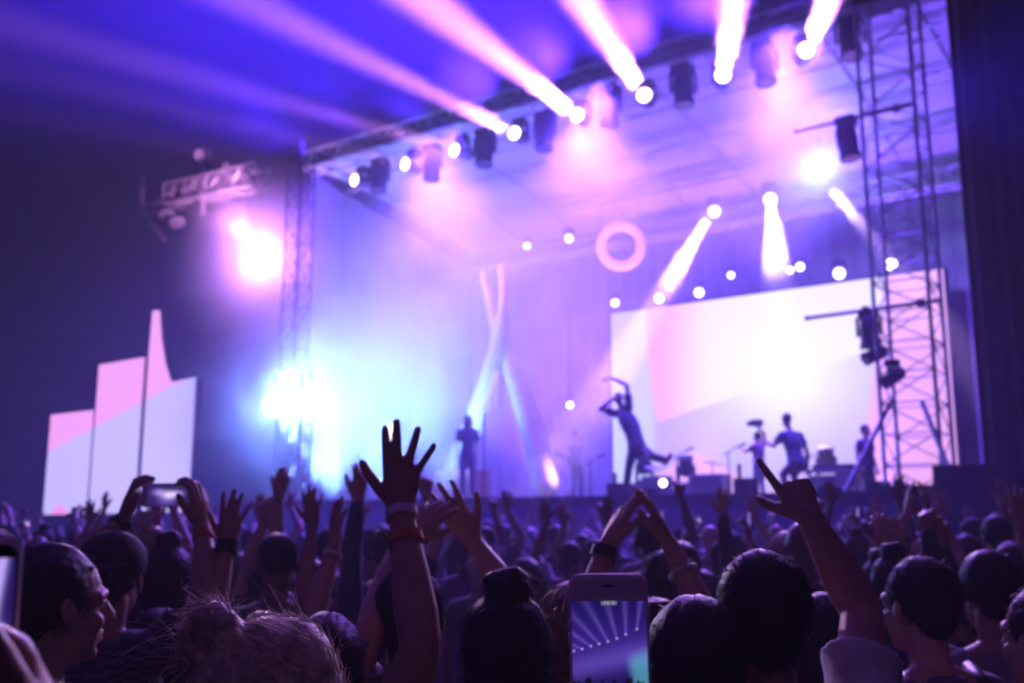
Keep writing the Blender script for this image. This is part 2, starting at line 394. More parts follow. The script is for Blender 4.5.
# ------------------------------------------------------------------ screens
def pixel_mesh(name, corner, ex, ey, nx, ny, fn, m, parent, mask=None, keep=None):
    """grid of quads; corner + ex*u + ey*v; fn(u,v)->rgb"""
    u = np.linspace(0, 1, nx+1); v = np.linspace(0, 1, ny+1); U, V = np.meshgrid(u, v)
    c = np.array(corner); X = c + U[..., None]*np.array(ex) + V[..., None]*np.array(ey)
    idx = np.arange((nx+1)*(ny+1)).reshape(ny+1, nx+1)
    f = np.stack([idx[:-1, :-1], idx[:-1, 1:], idx[1:, 1:], idx[1:, :-1]], -1).reshape(-1, 4)
    me = bpy.data.meshes.new(name); me.from_pydata(X.reshape(-1, 3).tolist(), [], f.tolist()); me.update()
    col = fn(U.ravel(), V.ravel()); rgba = np.ones((len(col), 4), np.float32); rgba[:, :3] = col
    at = me.color_attributes.new('pixel', 'FLOAT_COLOR', 'POINT'); at.data.foreach_set('color', rgba.ravel())
    me.materials.append(m); o = bpy.data.objects.new(name, me); COL.objects.link(o)
    if parent: o.parent = parent; o.matrix_parent_inverse = parent_inv(parent)
    return o
def sstep(a, b, x): t = np.clip((x-a)/(b-a), 0, 1); return t*t*(3-2*t)
def mix(a, b, t): return a*(1-t[:, None]) + b*t[:, None]
def led(u, v):
    n = len(u); c = np.tile(np.array([.54, .40, .92]), (n, 1))
    c = mix(c, np.array([.58, .60, .95]), sstep(.16, .13, u))
    # tall pink leaf with a curved left edge, fading to cream
    edge = .125 + .10*np.clip(1-v, 0, 1)**2.2
    line = .40 + (u-.17)*.42
    leaf = sstep(-.004, .004, u-edge) * sstep(-.004, .004, v-line)
    pink = mix(np.tile(np.array([.95, .40, .88]), (n, 1)), np.array([.92, .82, .86]), sstep(.15, .38, u))
    c = c*(1-leaf[:, None]) + pink*leaf[:, None]
    cream = np.exp(-((u-.56)/.24)**2-((v-.62)/.36)**2); c = mix(c, np.array([.95, .97, .92]), np.clip(cream*1.1, 0, 1))
    rp = sstep(.80, .803, u - .10*(v-.5)); c = mix(c, np.array([.95, .42, .82]), rp*.85)
    tri = sstep(0, .006, .24-v - .9*np.abs(u-.27)); c = mix(c, np.array([.95, .45, .80]), tri*.7)
    return c
sw = thing('led_wall', 'huge bright LED wall with pink leaf graphics at the back of the stage', 'screen', S(-9.4, 24.2, STAGE_Z))
LW0, LW1 = -13.85, -4.97; LZ0, LZ1 = STAGE_Z+.12, CAM.z+5.78
MB().box(S((LW0+LW1)/2, 24.36, (LZ0+LZ1)/2), (LW1-LW0+.1, .25, LZ1-LZ0+.1), AX, NX).build('cabinet', M['dark'], sw)
pixel_mesh('display', S(LW0, 24.22, LZ0), AX*(LW1-LW0), UP*(LZ1-LZ0), 200, 130, led, attr_emit('led_display', 1.12), sw)
# side screens at the left, three panels of different height, the third with a spire
def side_screen(label, bot, top, w, fn):
    """bot: bottom corners, top: outline of the upper edge from left to right, in pixels"""
    b = [W(x, y, w) for x, y in bot]; tp = [W(x, y, w) for x, y in top]
    t = thing('side_screen', label, 'screen', b[0]*1, 'left side screens')
    bs = [p.dot(AX) for p in b]; ts = np.array([p.dot(AX) for p in tp]); tz = [p.z for p in tp]
    bs = (ts[0], ts[-1]); z0 = (b[0].z + b[1].z)/2
    cols = np.unique(np.concatenate([np.linspace(bs[0], bs[1], 40), ts])); tops = np.interp(cols, ts, tz); ny = 60
    vs = [S(s_, w, z0 + (h-z0)*k/ny) for s_, h in zip(cols, tops) for k in range(ny+1)]
    fs = [(i*(ny+1)+k, (i+1)*(ny+1)+k, (i+1)*(ny+1)+k+1, i*(ny+1)+k+1) for i in range(len(cols)-1) for k in range(ny)]
    o = MB().add(vs, fs).build('display', M['side_led'], t)
    co = np.array(vs); rgba = np.ones((len(co), 4), np.float32); rgba[:, :3] = fn(co @ np.array(AX), co[:, 2])
    at = o.data.color_attributes.new('pixel', 'FLOAT_COLOR', 'POINT'); at.data.foreach_set('color', rgba.ravel())
    c = MB()
    for i in range(len(cols)-1):
        sa, sb = cols[i], cols[i+1]
        c.add([S(s_, w+dw, z) for s_, h in ((sa, tops[i]), (sb, tops[i+1])) for dw in (.01, .22) for z in (z0-.02, h-.004)],
              [(0, 1, 5, 4), (2, 6, 7, 3), (1, 3, 7, 5), (0, 4, 6, 2)] + ([(0, 2, 3, 1)] if i == 0 else []) + ([(4, 5, 7, 6)] if i == len(cols)-2 else []))
    c.build('cabinet', M['dark'], t)
M['side_led'] = attr_emit('side_led_display', 1.2)
SW = 17.5
A_ = W(92, 448, SW); B_ = W(197, 380, SW); sA, zA = A_.dot(AX), A_.z; sB, zB = B_.dot(AX), B_.z
tr1 = W(60, 505, SW); tr2 = W(192, 470, SW)
def side_fn(s, z):
    n = len(s); sa, za = W(52, 450, SW).dot(AX), W(52, 450, SW).z; sb, zb = W(178, 383, SW).dot(AX), W(178, 383, SW).z
    line = za + (s-sa)*(zb-za)/(sb-sa)
    c = np.tile(np.array([.56, .48, .93]), (n, 1)); c = mix(c, np.array([.88, .36, .84]), sstep(-.06, .06, z-line))
    t = sstep(0, .08, tr1.z+.1 - z - .7*np.abs(s-tr1.dot(AX))); c = mix(c, np.array([.9, .3, .75]), t)
    t = sstep(0, .08, tr2.z - z + 1.8*(s-tr2.dot(AX))); c = mix(c, np.array([.9, .45, .85]), t*.8)
    return c
side_screen('shortest side screen, outermost of the three left panels', [(43, 515), (85, 514)], [(51, 415), (94, 410)], SW, side_fn)
side_screen('middle side screen with flat pink top among the left panels', [(88, 514), (136, 513)], [(99, 365), (145, 357)], SW, side_fn)
side_screen('side screen with a tall curved pink spire above its left edge', [(139, 513), (190, 511)], [(148.5, 357), (152.5, 311), (160, 310), (162, 340), (166, 365), (171.5, 382), (196, 377)], SW, side_fn)

# ------------------------------------------------------------------ haze
hz = MB().box((0, 40, 7.5), (312, 312, 17.6), AX, NX).build('haze', None); tag(hz, kind='stuff')
hm = bpy.data.materials.new('haze'); hm.use_nodes = True; nt = hm.node_tree; nt.nodes.clear()
ou = nt.nodes.new('ShaderNodeOutputMaterial'); pv = nt.nodes.new('ShaderNodeVolumePrincipled')
pv.inputs['Color'].default_value = (.76, .68, 1.0, 1); pv.inputs['Density'].default_value = HAZE_DENSITY; pv.inputs['Anisotropy'].default_value = .35
nt.links.new(pv.outputs[0], ou.inputs['Volume']); hz.data.materials.append(hm)

# ================================================================== people
def V3(*a): return Vector(a)
def dome_path(mb, pts, rr, n=12):
    pts = [Vector(p) for p in pts]; a, b = (pts[0]-pts[1]).normalized(), (pts[-1]-pts[-2]).normalized()
    pre = [(pts[0]+a*rr[0]*math.sin(t), rr[0]*math.cos(t)) for t in (1.35, .8)]; post = [(pts[-1]+b*rr[-1]*math.sin(t), rr[-1]*math.cos(t)) for t in (.8, 1.35)]
    P_ = [p for p, _ in pre] + pts + [p for p, _ in post]; R_ = [r for _, r in pre] + list(rr) + [r for _, r in post]
    return mb.path(P_, R_, n)
def ell(mb, c, r, X, Y, Z, n=16, m=9):
    rings = []
    for i in range(m+1):
        t = -PI/2 + PI*(i+.001*(i == 0)-.001*(i == m))/m; cz, sz = math.cos(t), math.sin(t); cz = max(cz, .02)
        rings.append([c + X*(r[0]*cz*math.cos(a)) + Y*(r[1]*cz*math.sin(a)) + Z*(r[2]*sz) for a in [2*PI*j/n for j in range(n)]])
    return mb.loft(rings)
def eloft(mb, secs, n=18):            # secs: (centre, rx, ry, X, Y), domed ends
    def ring(c, rx, ry, X, Y): return [c + X*rx*math.cos(a) + Y*ry*math.sin(a) for a in [2*PI*j/n for j in range(n)]]
    s = list(secs); a = (s[0][0]-s[1][0]).normalized(); b = (s[-1][0]-s[-2][0]).normalized()
    def cap(e, d, ts):
        r = min(e[1], e[2]); return [(e[0]+d*r*math.sin(t)*.8, e[1]*math.cos(t), e[2]*math.cos(t), e[3], e[4]) for t in ts]
    s = cap(s[0], a, (1.35, .8)) + s + cap(s[-1], b, (.8, 1.35))
    return mb.loft([ring(*e) for e in s])
PENDING = []
def rbuild(mb, name, m, parent, voxel, smooth=3, after=None):
    o = mb.build(name, m, parent); r = o.modifiers.new('r', 'REMESH'); r.mode = 'VOXEL'; r.voxel_size = voxel; r.use_smooth_shade = True
    if smooth: q = o.modifiers.new('s', 'SMOOTH'); q.iterations = smooth; q.factor = .5
    PENDING.append((o, after)); return o
def finalize():
    dg = bpy.context.evaluated_depsgraph_get(); dg.update()
    done = [(o, bpy.data.meshes.new_from_object(o.evaluated_get(dg)), a) for o, a in PENDING]
    for o, me, a in done:
        mats = list(o.data.materials); o.modifiers.clear(); o.data = me
        if not me.materials:
            for x in mats: me.materials.append(x)
        if a: a(o)
    PENDING.clear()
def getco(me):
    c = np.empty(len(me.vertices)*3, np.float32); me.vertices.foreach_get('co', c); return c.reshape(-1, 3)
def folds(amp, f=22):
    def fn(o):
        me = o.data; c = getco(me); nn = np.empty(len(c)*3, np.float32); me.vertex_normals.foreach_get('vector', nn); nn = nn.reshape(-1, 3)
        ph = rng.uniform(0, 6, 6)
        d = np.sin(c[:, 0]*f + 7*np.sin(c[:, 2]*6+ph[0]) + ph[1]) * np.sin(c[:, 2]*f*1.2 + 5*np.sin(c[:, 0]*7+ph[2]) + c[:, 1]*11) + .6*np.sin(c[:, 2]*f*2 + c[:, 0]*25 + ph[3])*np.sin(c[:, 1]*f+ph[4])
        c = c + nn*(d*amp)[:, None]; me.vertices.foreach_set('co', c.astype(np.float32).ravel()); me.update()
    return fn

def lumps(a, f=38):
    def fn(o):
        me = o.data; c = getco(me); nn = np.empty(len(c)*3, np.float32); me.vertex_normals.foreach_get('vector', nn); nn = nn.reshape(-1, 3); ph = rng.uniform(0, 6, 9); d = 0
        for i in range(3):
            q = rng.normal(0, 1, (3, 3)); q = c @ q.T; k = f*(.45, .9, 1.9)[i]; d = d + (1, .7, .45)[i]*np.sin(q[:, 0]*k+ph[i])*np.sin(q[:, 1]*k+ph[i+3]+np.sin(q[:, 2]*k))
        c = c + nn*(d*a)[:, None]; me.vertices.foreach_set('co', c.astype(np.float32).ravel()); me.update()
    return fn
def chain(*fs):
    def fn(o):
        for f in fs: f(o)
    return fn
def strands(n, length, comb, wild=.25, w=.0006, lift=.4, zmin=None, droop=.5):
    """adds hair strands (thin three-sided ribbons) to the finished hair mesh; comb(co, nrm)->direction"""
    def fn(o):
        me = o.data; c = getco(me); nn = np.empty(len(c)*3, np.float32); me.vertex_normals.foreach_get('vector', nn); nn = nn.reshape(-1, 3)
        ok = np.arange(len(c))
        if len(ok) == 0: return
        idx = rng.choice(ok, n); p = c[idx] + rng.normal(0, .002, (n, 3)); no = nn[idx]
        d = comb(p, no); d = d + no*lift*rng.uniform(.2, 1, (n, 1)) + rng.normal(0, wild, (n, 3)); d /= np.linalg.norm(d, axis=1)[:, None]
        L = length*rng.uniform(.4, 1.2, (n, 1)); k = 6; path = [p - no*.003]; cur = p - no*.003
        curl = rng.normal(0, wild*.6, (n, 3))
        for i in range(1, k):
            d = d + np.array([0, 0, -droop/k]) + curl/k; d /= np.linalg.norm(d, axis=1)[:, None]; cur = cur + d*L/k; path.append(cur)
        path = np.stack(path, 1)                                   # n,k,3
        a = np.cross(d, rng.normal(0, 1, (n, 3))); a /= np.linalg.norm(a, axis=1)[:, None]; b = np.cross(d, a)
        wd_ = w*np.linspace(1, .25, k)[None, :, None, None]
        off = np.stack([a*math.cos(t) + b*math.sin(t) for t in (0, 2.094, 4.188)], 1)[:, None]   # n,1,3,3
        vs = path[:, :, None, :] + off*wd_                          # n,k,3,3
        base = len(c); ids = base + np.arange(n*k*3).reshape(n, k, 3)
        q = np.stack([ids[:, :-1, :], np.roll(ids, -1, 2)[:, :-1, :], np.roll(ids, -1, 2)[:, 1:, :], ids[:, 1:, :]], -1).reshape(-1, 4)
        nv = np.concatenate([c, vs.reshape(-1, 3)]); nl = len(me.loops); np_ = len(me.polygons)
        lv = np.empty(nl, np.int32); me.loops.foreach_get('vertex_index', lv); ls = np.empty(np_, np.int32); me.polygons.foreach_get('loop_start', ls)
        m2 = bpy.data.meshes.new('hair'); m2.vertices.add(len(nv)); m2.vertices.foreach_set('co', nv.astype(np.float32).ravel())
        al = np.concatenate([lv, q.ravel()]).astype(np.int32); m2.loops.add(len(al)); m2.loops.foreach_set('vertex_index', al)
        st_ = np.concatenate([ls, nl + 4*np.arange(len(q))]).astype(np.int32); m2.polygons.add(len(st_)); m2.polygons.foreach_set('loop_start', st_)
        m2.update(calc_edges=True); m2.polygons.foreach_set('use_smooth', [True]*len(st_))
        for x in me.materials: m2.materials.append(x)
        o.data = m2
    return fn

FING = {'i': (.030, .088, (.043, .027, .022), 1.0), 'm': (.0095, .092, (.047, .031, .023), 1.03), 'r': (-.0105, .087, (.043, .029, .022), .98), 'p': (-.029, .077, (.034, .022, .020), .86)}
POSE = {'open': dict(i=(-7, 4, 10, 15), m=(0, 3, 8, 12), r=(9, 4, 10, 15), p=(21, 6, 12, 18), t=1.0),
        'spread': dict(i=(-7, -2, 2, 6), m=(1, -2, 1, 5), r=(13, 0, 4, 8), p=(34, 2, 6, 10), t=1.15),
        'relaxed': dict(i=(-5, 15, 38, 55), m=(0, 18, 42, 60), r=(4, 22, 48, 68), p=(12, 26, 54, 74), t=.6),
        'together': dict(i=(-3, 6, 16, 24), m=(0, 6, 16, 24), r=(3, 7, 18, 26), p=(8, 9, 22, 30), t=.45),
        'point': dict(i=(-6, -4, 0, 4), m=(2, 78, 165, 225), r=(4, 80, 168, 228), p=(8, 82, 170, 228), t=1.1),
        'fist': dict(i=(0, 75, 160, 220), m=(1, 78, 165, 225), r=(4, 80, 168, 228), p=(8, 82, 170, 228), t=.1),
        'hook': dict(i=(-4, 10, 60, 95), m=(0, 12, 62, 98), r=(4, 14, 64, 100), p=(9, 16, 66, 100), t=.8),
        'grip': dict(i=(-4, 40, 85, 110), m=(0, 45, 92, 118), r=(4, 48, 96, 122), p=(10, 50, 100, 126), t=.7)}
def hand(mb, W_, D, N, side, pose='open', k=1.0, jit=6):
    D = D.normalized(); N = (N - D*N.dot(D)).normalized(); T = (D.cross(N) if side > 0 else N.cross(D)).normalized()
    po = POSE[pose]
    eloft(mb, [(W_-D*.012*k, .028*k, .021*k, T, N), (W_+D*.022*k+T*.002*k, .034*k, .019*k, T, N), (W_+D*.055*k, .041*k, .0165*k, T, N), (W_+D*.080*k, .041*k, .0135*k, T, N)], 16)
    ell(mb, W_+D*.038*k+T*.026*k+N*.007*k, (.018*k, .014*k, .032*k), T, N, D, 10, 6)
    for f, (ot, od, ls, rs) in FING.items():
        fan, c1, c2, c3 = po[f]; j = random.uniform(-jit, jit); fan = math.radians(fan + j*.35); d0 = D*math.cos(fan) - T*math.sin(fan)
        p = W_ + D*od*k + T*ot*k; pts = [W_ + D*.045*k + T*ot*.8*k, p]; rr = [.012*k, .0116*k*rs]
        for th, l, r in zip((c1, c2, c3), ls, (.0104, .0097, .0088)):
            th = math.radians(th + j*.8); d = d0*math.cos(th) + N*math.sin(th); p = p + d*l*k; pts.append(p); rr.append(r*k*rs)
        dome_path(mb, pts, rr, 10)
    t = po['t']; p = W_ + D*.020*k + T*.020*k + N*.006*k; pts = [p]; rr = [.0155*k]
    for (dd, tt, nn_), l, r in (((.75, .30+.38*t, .15), .046, .0138), ((.82, .12+.45*t, .12), .034, .0122), ((.9, .02+.42*t, .10), .027, .0100)):
        d = (D*dd + T*tt + N*nn_*(1.6-t)).normalized(); p = p + d*l*k; pts.append(p); rr.append(r*k)
    dome_path(mb, pts, rr, 10)
    ell(mb, W_ + D*.055*k + T*.034*k, (.010*k, .008*k, .022*k), (T+D*.4).normalized(), N, (D-T*.4).normalized(), 8, 5)

SKINS = [mat('skin_light', (.52, .31, .23), .5, noise=.10, scale=30, bump=.15), mat('skin_tan', (.40, .22, .15), .5, noise=.10, scale=30, bump=.15), mat('skin_deep', (.20, .10, .07), .48, noise=.10, scale=30, bump=.15)]
def hairmat(n, c): return mat(n, c, .55, spec=.35, noise=.45, scale=60)
HAIRS = {'black': hairmat('hair_black', (.012, .010, .010)), 'brown': hairmat('hair_brown', (.035, .020, .013)), 'blond': hairmat('hair_blond', (.30, .20, .11)), 'auburn': hairmat('hair_auburn', (.58, .47, .36))}
def cloth(n, c): 
    m = mat(n, c, .85, noise=.18, scale=14, bump=.3); m.node_tree.nodes['Principled BSDF'].inputs['Sheen Weight'].default_value = .25; return m
SHIRTS = {'black': cloth('cloth_black', (.02, .02, .022)), 'navy': cloth('cloth_navy', (.03, .04, .09)), 'grey': cloth('cloth_grey', (.22, .22, .23)), 'white': cloth('cloth_white', (.6, .6, .6)), 'red': cloth('cloth_red', (.22, .03, .04)), 'denim': cloth('cloth_denim', (.06, .08, .15)), 'olive': cloth('cloth_olive', (.08, .08, .05)), 'plum': cloth('cloth_plum', (.14, .06, .16))}
M['eye'] = mat('eyeball', (.6, .58, .56), .15)
def stripes(n, a, b):
    m = cloth(n, a); nt = m.node_tree; p = nt.nodes['Principled BSDF']; tc = nt.nodes.new('ShaderNodeTexCoord'); wv = nt.nodes.new('ShaderNodeTexWave'); wv.bands_direction = 'Z'; wv.inputs['Scale'].default_value = 11; wv.inputs['Distortion'].default_value = 1.5
    r = nt.nodes.new('ShaderNodeValToRGB'); r.color_ramp.elements[0].color = (*a, 1); r.color_ramp.elements[1].color = (*b, 1); r.color_ramp.elements[0].position = .45; r.color_ramp.elements[1].position = .55
    nt.links.new(tc.outputs['Object'], wv.inputs[0]); nt.links.new(wv.outputs[1], r.inputs[0]); nt.links.new(r.outputs[0], p.inputs['Base Color']); return m
SHIRTS['striped'] = stripes('cloth_striped', (.10, .10, .14), (.34, .34, .40))
SHIRTS['patterned'] = stripes('cloth_patterned', (.03, .03, .05), (.10, .09, .14)); SHIRTS['patterned'].node_tree.nodes['Wave Texture'].inputs['Distortion'].default_value = 14

def person(label, head, face=0, hair='short', hcol='black', shirt='black', sleeve='short', arms=None, group=None, skin=0, H=None, voxel=.006, hf=None, hu=None, joints=None,
           fine=True, legs=True, cat='person', ks=1.0, hairfn=None, trousers='denim', female=False, hv=None, headk=1.0):
    """head: world centre of the head. arms: {'L'/'R': dict(w, e, D, N, pose)} in world space."""
    head = Vector(head); fa = math.radians(face); F = V3(math.sin(fa), math.cos(fa), 0); R = V3(math.cos(fa), -math.sin(fa), 0)
    J = dict(joints or {})
    H = H or head.z + .115; k = max(.85, min(1.12, H/1.75)) * ks; z0 = head.z + .115 - H
    base = J.get('base', V3(head.x, head.y, z0) - F*.03)
    t = thing('person', label, cat, base, group)
    HF = Vector(hf).normalized() if hf else F.copy(); HU = Vector(hu).normalized() if hu else UP.copy(); HX = HF.cross(HU).normalized(); HU = HX.cross(HF).normalized()
    h = headk
    def hp(x, y, z): return head + HX*x*h + HF*y*h + HU*z*h
    neck = J.get('neck', head - UP*.20*k - F*.035); pel = J.get('pel', V3(base.x, base.y, z0 + .53*H) ); chest = J.get('chest', pel.lerp(neck, .62) + F*.01)
    TX = J.get('tx', R); spine = (neck-pel).normalized(); TY = spine.cross(TX).normalized() * -1
    if TY.dot(F) < 0: TY = -TY
    wS = (.165 if female else .185)*k
    sk, sh = MB(), MB()
    # torso sections along the spine: fraction, rx, ry
    secs = [(-.16, .125, .10), (0, .165, .118), (.22, .142, .104), (.42, .140, .102), (.66, .165, .116), (.84, .158, .104), (.95, .105, .078), (1.0, .066, .062)]
    if female: secs = [(f, rx*(.93 if f > .1 else 1.0)*(.92 if .2 < f < .5 else 1), ry*.95) for f, rx, ry in secs]
    def sp(f):
        L = (neck-pel); c = pel + L*f; bow = math.sin(max(0, min(1, f))*PI); return c + (chest - (pel + L*.62))*bow
    ts = [(sp(f), rx*k, ry*k, TX, TY) for f, rx, ry in secs]
    eloft(sk, ts, 20); eloft(sh, [(c, rx+.016, ry+.018, X, Y) for c, rx, ry, X, Y in ts[1:-1]] , 20)
    # head
    ell(sk, hp(0, -.012, .030), (.075*h, .095*h, .086*h), HX, HF, HU, 20, 12)
    ell(sk, hp(0, .028, -.045), (.056*h, .060*h, .070*h), HX, HF, HU)
    ell(sk, hp(0, .064, -.093), (.024*h, .022*h, .019*h), HX, HF, HU, 10, 6)
    for s in (-1, 1):
        ell(sk, hp(s*.077, -.006, -.006), (.009*h, .019*h, .031*h), (HX+HF*.35*s).normalized(), (HF-HX*.35*s).normalized(), (HU-HF*.15).normalized(), 10, 8)
        if fine:
            ell(sk, hp(s*.040, .058, -.030), (.022*h, .022*h, .022*h), HX, HF, HU, 10, 6)
            dome_path(sk, [hp(s*.052, .062, .020), hp(s*.030, .080, .026), hp(s*.006, .086, .022)], [.010, .011, .010], 8)
            dome_path(sk, [hp(s*.012, .092, -.030), hp(s*.006, .100, -.026)], [.008, .009], 8)
    dome_path(sk, [hp(0, .085, .014), hp(0, .099, -.008), hp(0, .109, -.024)], [.009*h, .011*h, .012*h], 10)
    dome_path(sk, [hp(-.020, .080, -.056), hp(0, .091, -.054), hp(.020, .080, -.056)], [.006, .0075, .006], 8)
    dome_path(sk, [hp(-.017, .080, -.068), hp(0, .090, -.069), hp(.017, .080, -.068)], [.006, .008, .006], 8)
    dome_path(sk, [hp(0, -.018, -.05), neck.lerp(hp(0, -.02, -.06), .45), neck], [.054*k, .053*k, .062*k], 14)
    # shoulders and arms
    arms = arms or {}
    L1, L2 = .305*k, .262*k; seen = {}
    for nm, s in (('L', -1), ('R', 1)):
        a = arms.get(nm); up = bool(a) and a.get('raise', True)
        shd = J.get('sh'+nm) or (neck + TX*s*(wS - (.02*k if up else 0)) - spine*((.00 if up else .045)*k) - TY*.005)
        dome_path(sk, [neck + spine*.02 + TX*s*.02, neck.lerp(shd, .6) + spine*.012, shd], [.050*k, .048*k, .056*k], 12)
        dome_path(sh, [neck - spine*.035 + TX*s*.03, neck.lerp(shd, .6) + spine*.006, shd], [.050*k, .060*k, .070*k], 12)
        if a is None:
            e = J.get('e'+nm) or shd + TX*s*.055*k - spine*.29*k - TY*.03
            w = J.get('w'+nm) or e + TX*s*.0*k - spine*.24*k + TY*.09*k; D = (w-e).normalized() - spine*.3; N = -TX*s; pose = 'relaxed'
        else:
            w = Vector(a['w']); e = a.get('e'); D = Vector(a['D']); N = Vector(a.get('N', (0, 1, 0))); pose = a.get('pose', 'open')
            if e is None:
                dv = w - shd; dist = dv.length; l1, l2 = L1, L2
                if dist > .985*(l1+l2): q = dist/(.985*(l1+l2)); l1 *= q; l2 *= q
                ca = (l1*l1 + dist*dist - l2*l2)/(2*l1*dist); pole = Vector(a.get('pole', TX*s*.8 - UP*.5 + F*.2)); dn = dv.normalized(); pole = (pole - dn*pole.dot(dn)).normalized()
                e = shd + dn*l1*ca + pole*l1*math.sqrt(max(0, 1-ca*ca))
            else: e = Vector(e)
        ak = k*((a or {}).get('ak', 1.0)); dome_path(sk, [shd, shd.lerp(e, .35), shd.lerp(e, .7), e], [.054*ak, .052*ak, .045*ak, .039*ak], 14)
        dome_path(sk, [e, e.lerp(w, .22), e.lerp(w, .55), e.lerp(w, .85), w], [.039*ak, .043*ak, .037*ak, .0285*ak, .0265*ak], 14)
        hand(sk, w, D, N, s, pose, k*(hv or 1.0))
        if sleeve == 'short': u = .58; sh.path([shd - (e-shd)*.12, shd, shd.lerp(e, u*.5), shd.lerp(e, u*.97), shd.lerp(e, u)], [.045*k, .070*k, .068*k*max(1, a and a.get('ak', 1) or 1), .074*k*max(1, a and a.get('ak', 1) or 1), .075*k*max(1, a and a.get('ak', 1) or 1)], 16)
        elif sleeve == 'long':
            dome_path(sh, [shd, shd.lerp(e, .5), e], [.070*k, .062*k, .055*k], 14); dome_path(sh, [e, e.lerp(w, .3), e.lerp(w, .93)], [.055*k, .054*k, .040*k], 14)
        seen[nm] = (shd, e, w)
    # legs
    tr = MB()
    if legs:
        for nm, s in (('L', -1), ('R', 1)):
            hip = pel + TX*s*.088*k - spine*.04*k
            kn = J.get('kn'+nm) or V3(base.x, base.y, z0) + R*s*.105*k + F*.04 + UP*.285*H; an = J.get('an'+nm) or V3(base.x, base.y, z0) + R*s*.11*k - F*.02 + UP*.05*H
            to = J.get('to'+nm) or an + F*.15*k - UP*.055*k
            dome_path(sk, [hip, hip.lerp(kn, .5), kn], [.080*k, .070*k, .052*k], 12); dome_path(sk, [kn, kn.lerp(an, .3), an], [.050*k, .052*k, .036*k], 12)
            dome_path(sk, [an - (to-an)*.25 - UP*.03*k, an - UP*.03*k + (to-an)*.3, to], [.042*k, .044*k, .032*k], 10)
            dome_path(tr, [hip, hip.lerp(kn, .5), kn], [.096*k, .085*k, .068*k], 12); dome_path(tr, [kn, kn.lerp(an, .4), kn.lerp(an, .95)], [.068*k, .066*k, .058*k], 12)
        eloft(tr, [(sp(f), (rx+.012)*k, (ry+.014)*k, TX, TY) for f, rx, ry in secs[:3]], 18)
        rbuild(tr, 'trousers', SHIRTS[trousers], t, max(.012, voxel*1.6), 3)
    b = rbuild(sk, 'body', SKINS[skin], t, voxel, 3 if voxel < .0045 else 2)
    rbuild(sh, 'shirt', SHIRTS[shirt], t, max(.007, voxel*1.4), 3, folds(.0055*k) if fine else None)
    # hair and hats
    hm_ = HAIRS[hcol]; hb = MB()
    if hair != 'bald':
        th = {'buzz': .003, 'short': .006}.get(hair, .010)
        ell(hb, hp(0, -.024, .038), ((.078+th)*h, (.090+th)*h, (.083+th)*h), HX, HF, HU, 20, 12)
        if hair != 'buzz': ell(hb, hp(0, -.060, -.018), (.058*h, .042*h, .056*h), HX, HF, HU); ell(hb, hp(0, -.02, .088), (.055*h, .066*h, .042*h), HX, HF, HU)
        for s in (-1, 1): ell(hb, hp(s*.064, -.036, .012), (.016*h, .030*h, .036*h), HX, HF, HU, 10, 6)
    if hair == 'quiff': ell(hb, hp(0, .030, .100), (.060*h, .050*h, .030*h), HX, HF, HU)
    if hair == 'topbun':
        ell(hb, hp(0, -.03, .135), (.046*h, .044*h, .036*h), HX, HF, HU); dome_path(hb, [hp(-.028, -.03, .15), hp(.02, -.045, .16), hp(.03, -.01, .148)], [.02, .02, .018], 8)
        eloft(hb, [(hp(0, -.045, -.02), .082, .06, HX, HF), (hp(0, -.055, -.09), .080, .05, HX, HF), (hp(0, -.06, -.15), .070, .04, HX, HF)])
    if hair == 'lowbun':
        for q in range(9):
            a = q*2*PI/9; b2 = a+1.5; c = (-.046, -.075, .112)
            dome_path(hb, [hp(c[0]+.026*math.cos(a), c[1]-.008*math.sin(q*2.1), c[2]+.028*math.sin(a)), hp(c[0]+.030*math.cos((a+b2)/2), c[1]-.014, c[2]+.026*math.sin((a+b2)/2)), hp(c[0]+.024*math.cos(b2), c[1]-.004, c[2]+.022*math.sin(b2))], [.012, .016, .012], 8)
        ell(hb, hp(-.046, -.07, .112), (.034, .030, .030), HX, HF, HU)
    if hair in ('long', 'pony'):
        n_ = 1 if hair == 'pony' else 3
        if hair == 'pony': dome_path(hb, [hp(0, -.10, .05), hp(0, -.15, .03), hp(0, -.155, -.08), hp(0, -.13, -.20)], [.02, .032, .030, .012], 10)
        else:
            eloft(hb, [(hp(0, -.04, .02), .088, .062, HX, HF), (hp(0, -.055, -.08), .092, .055, HX, HF), (hp(0, -.075, -.18), .088, .040, HX, HF), (hp(0, -.085, -.30), .070, .025, HX, HF)])
            for s in (-1, 1): dome_path(hb, [hp(s*.072, .02, .03), hp(s*.088, .01, -.06), hp(s*.085, -.01, -.17), hp(s*.07, -.02, -.26)], [.018, .022, .022, .012], 10)
    if hair != 'bald': rbuild(hb, 'hair', hm_, t, .005 if fine else .009, 2, chain(lumps({'buzz': .001, 'short': .0022}.get(hair, .0032)), hairfn or strands(500 if hair != 'buzz' else 10, .10 if hair in ('long', 'pony') else .03, down_comb if hair in ('long', 'pony', 'topbun') else crop_comb, .35, .0016, .5)))
    if hair == 'cap' or hair == 'capback':
        cb = MB(); ell(cb, hp(0, -.018, .052), (.094*h, .112*h, .088*h), HX, HF, HU, 20, 12)
        sgn = -1 if hair == 'capback' else 1
        eloft(cb, [(hp(0, sgn*.06, .052), .078, .010, HX, HU), (hp(0, sgn*.12, .046), .075, .007, HX, HU), (hp(0, sgn*.165, .036), .050, .006, HX, HU)])
        rbuild(cb, 'cap', M['dark'], t, .006, 2)
    if fine:
        for s in (-1, 1): e_ = MB(); ell(e_, hp(s*.031, .0705, .006), (.0125, .0125, .0125), HX, HF, HU, 12, 8); e_.build('eye', M['eye'], t, True)
    t['seen'] = 1; del t['seen']
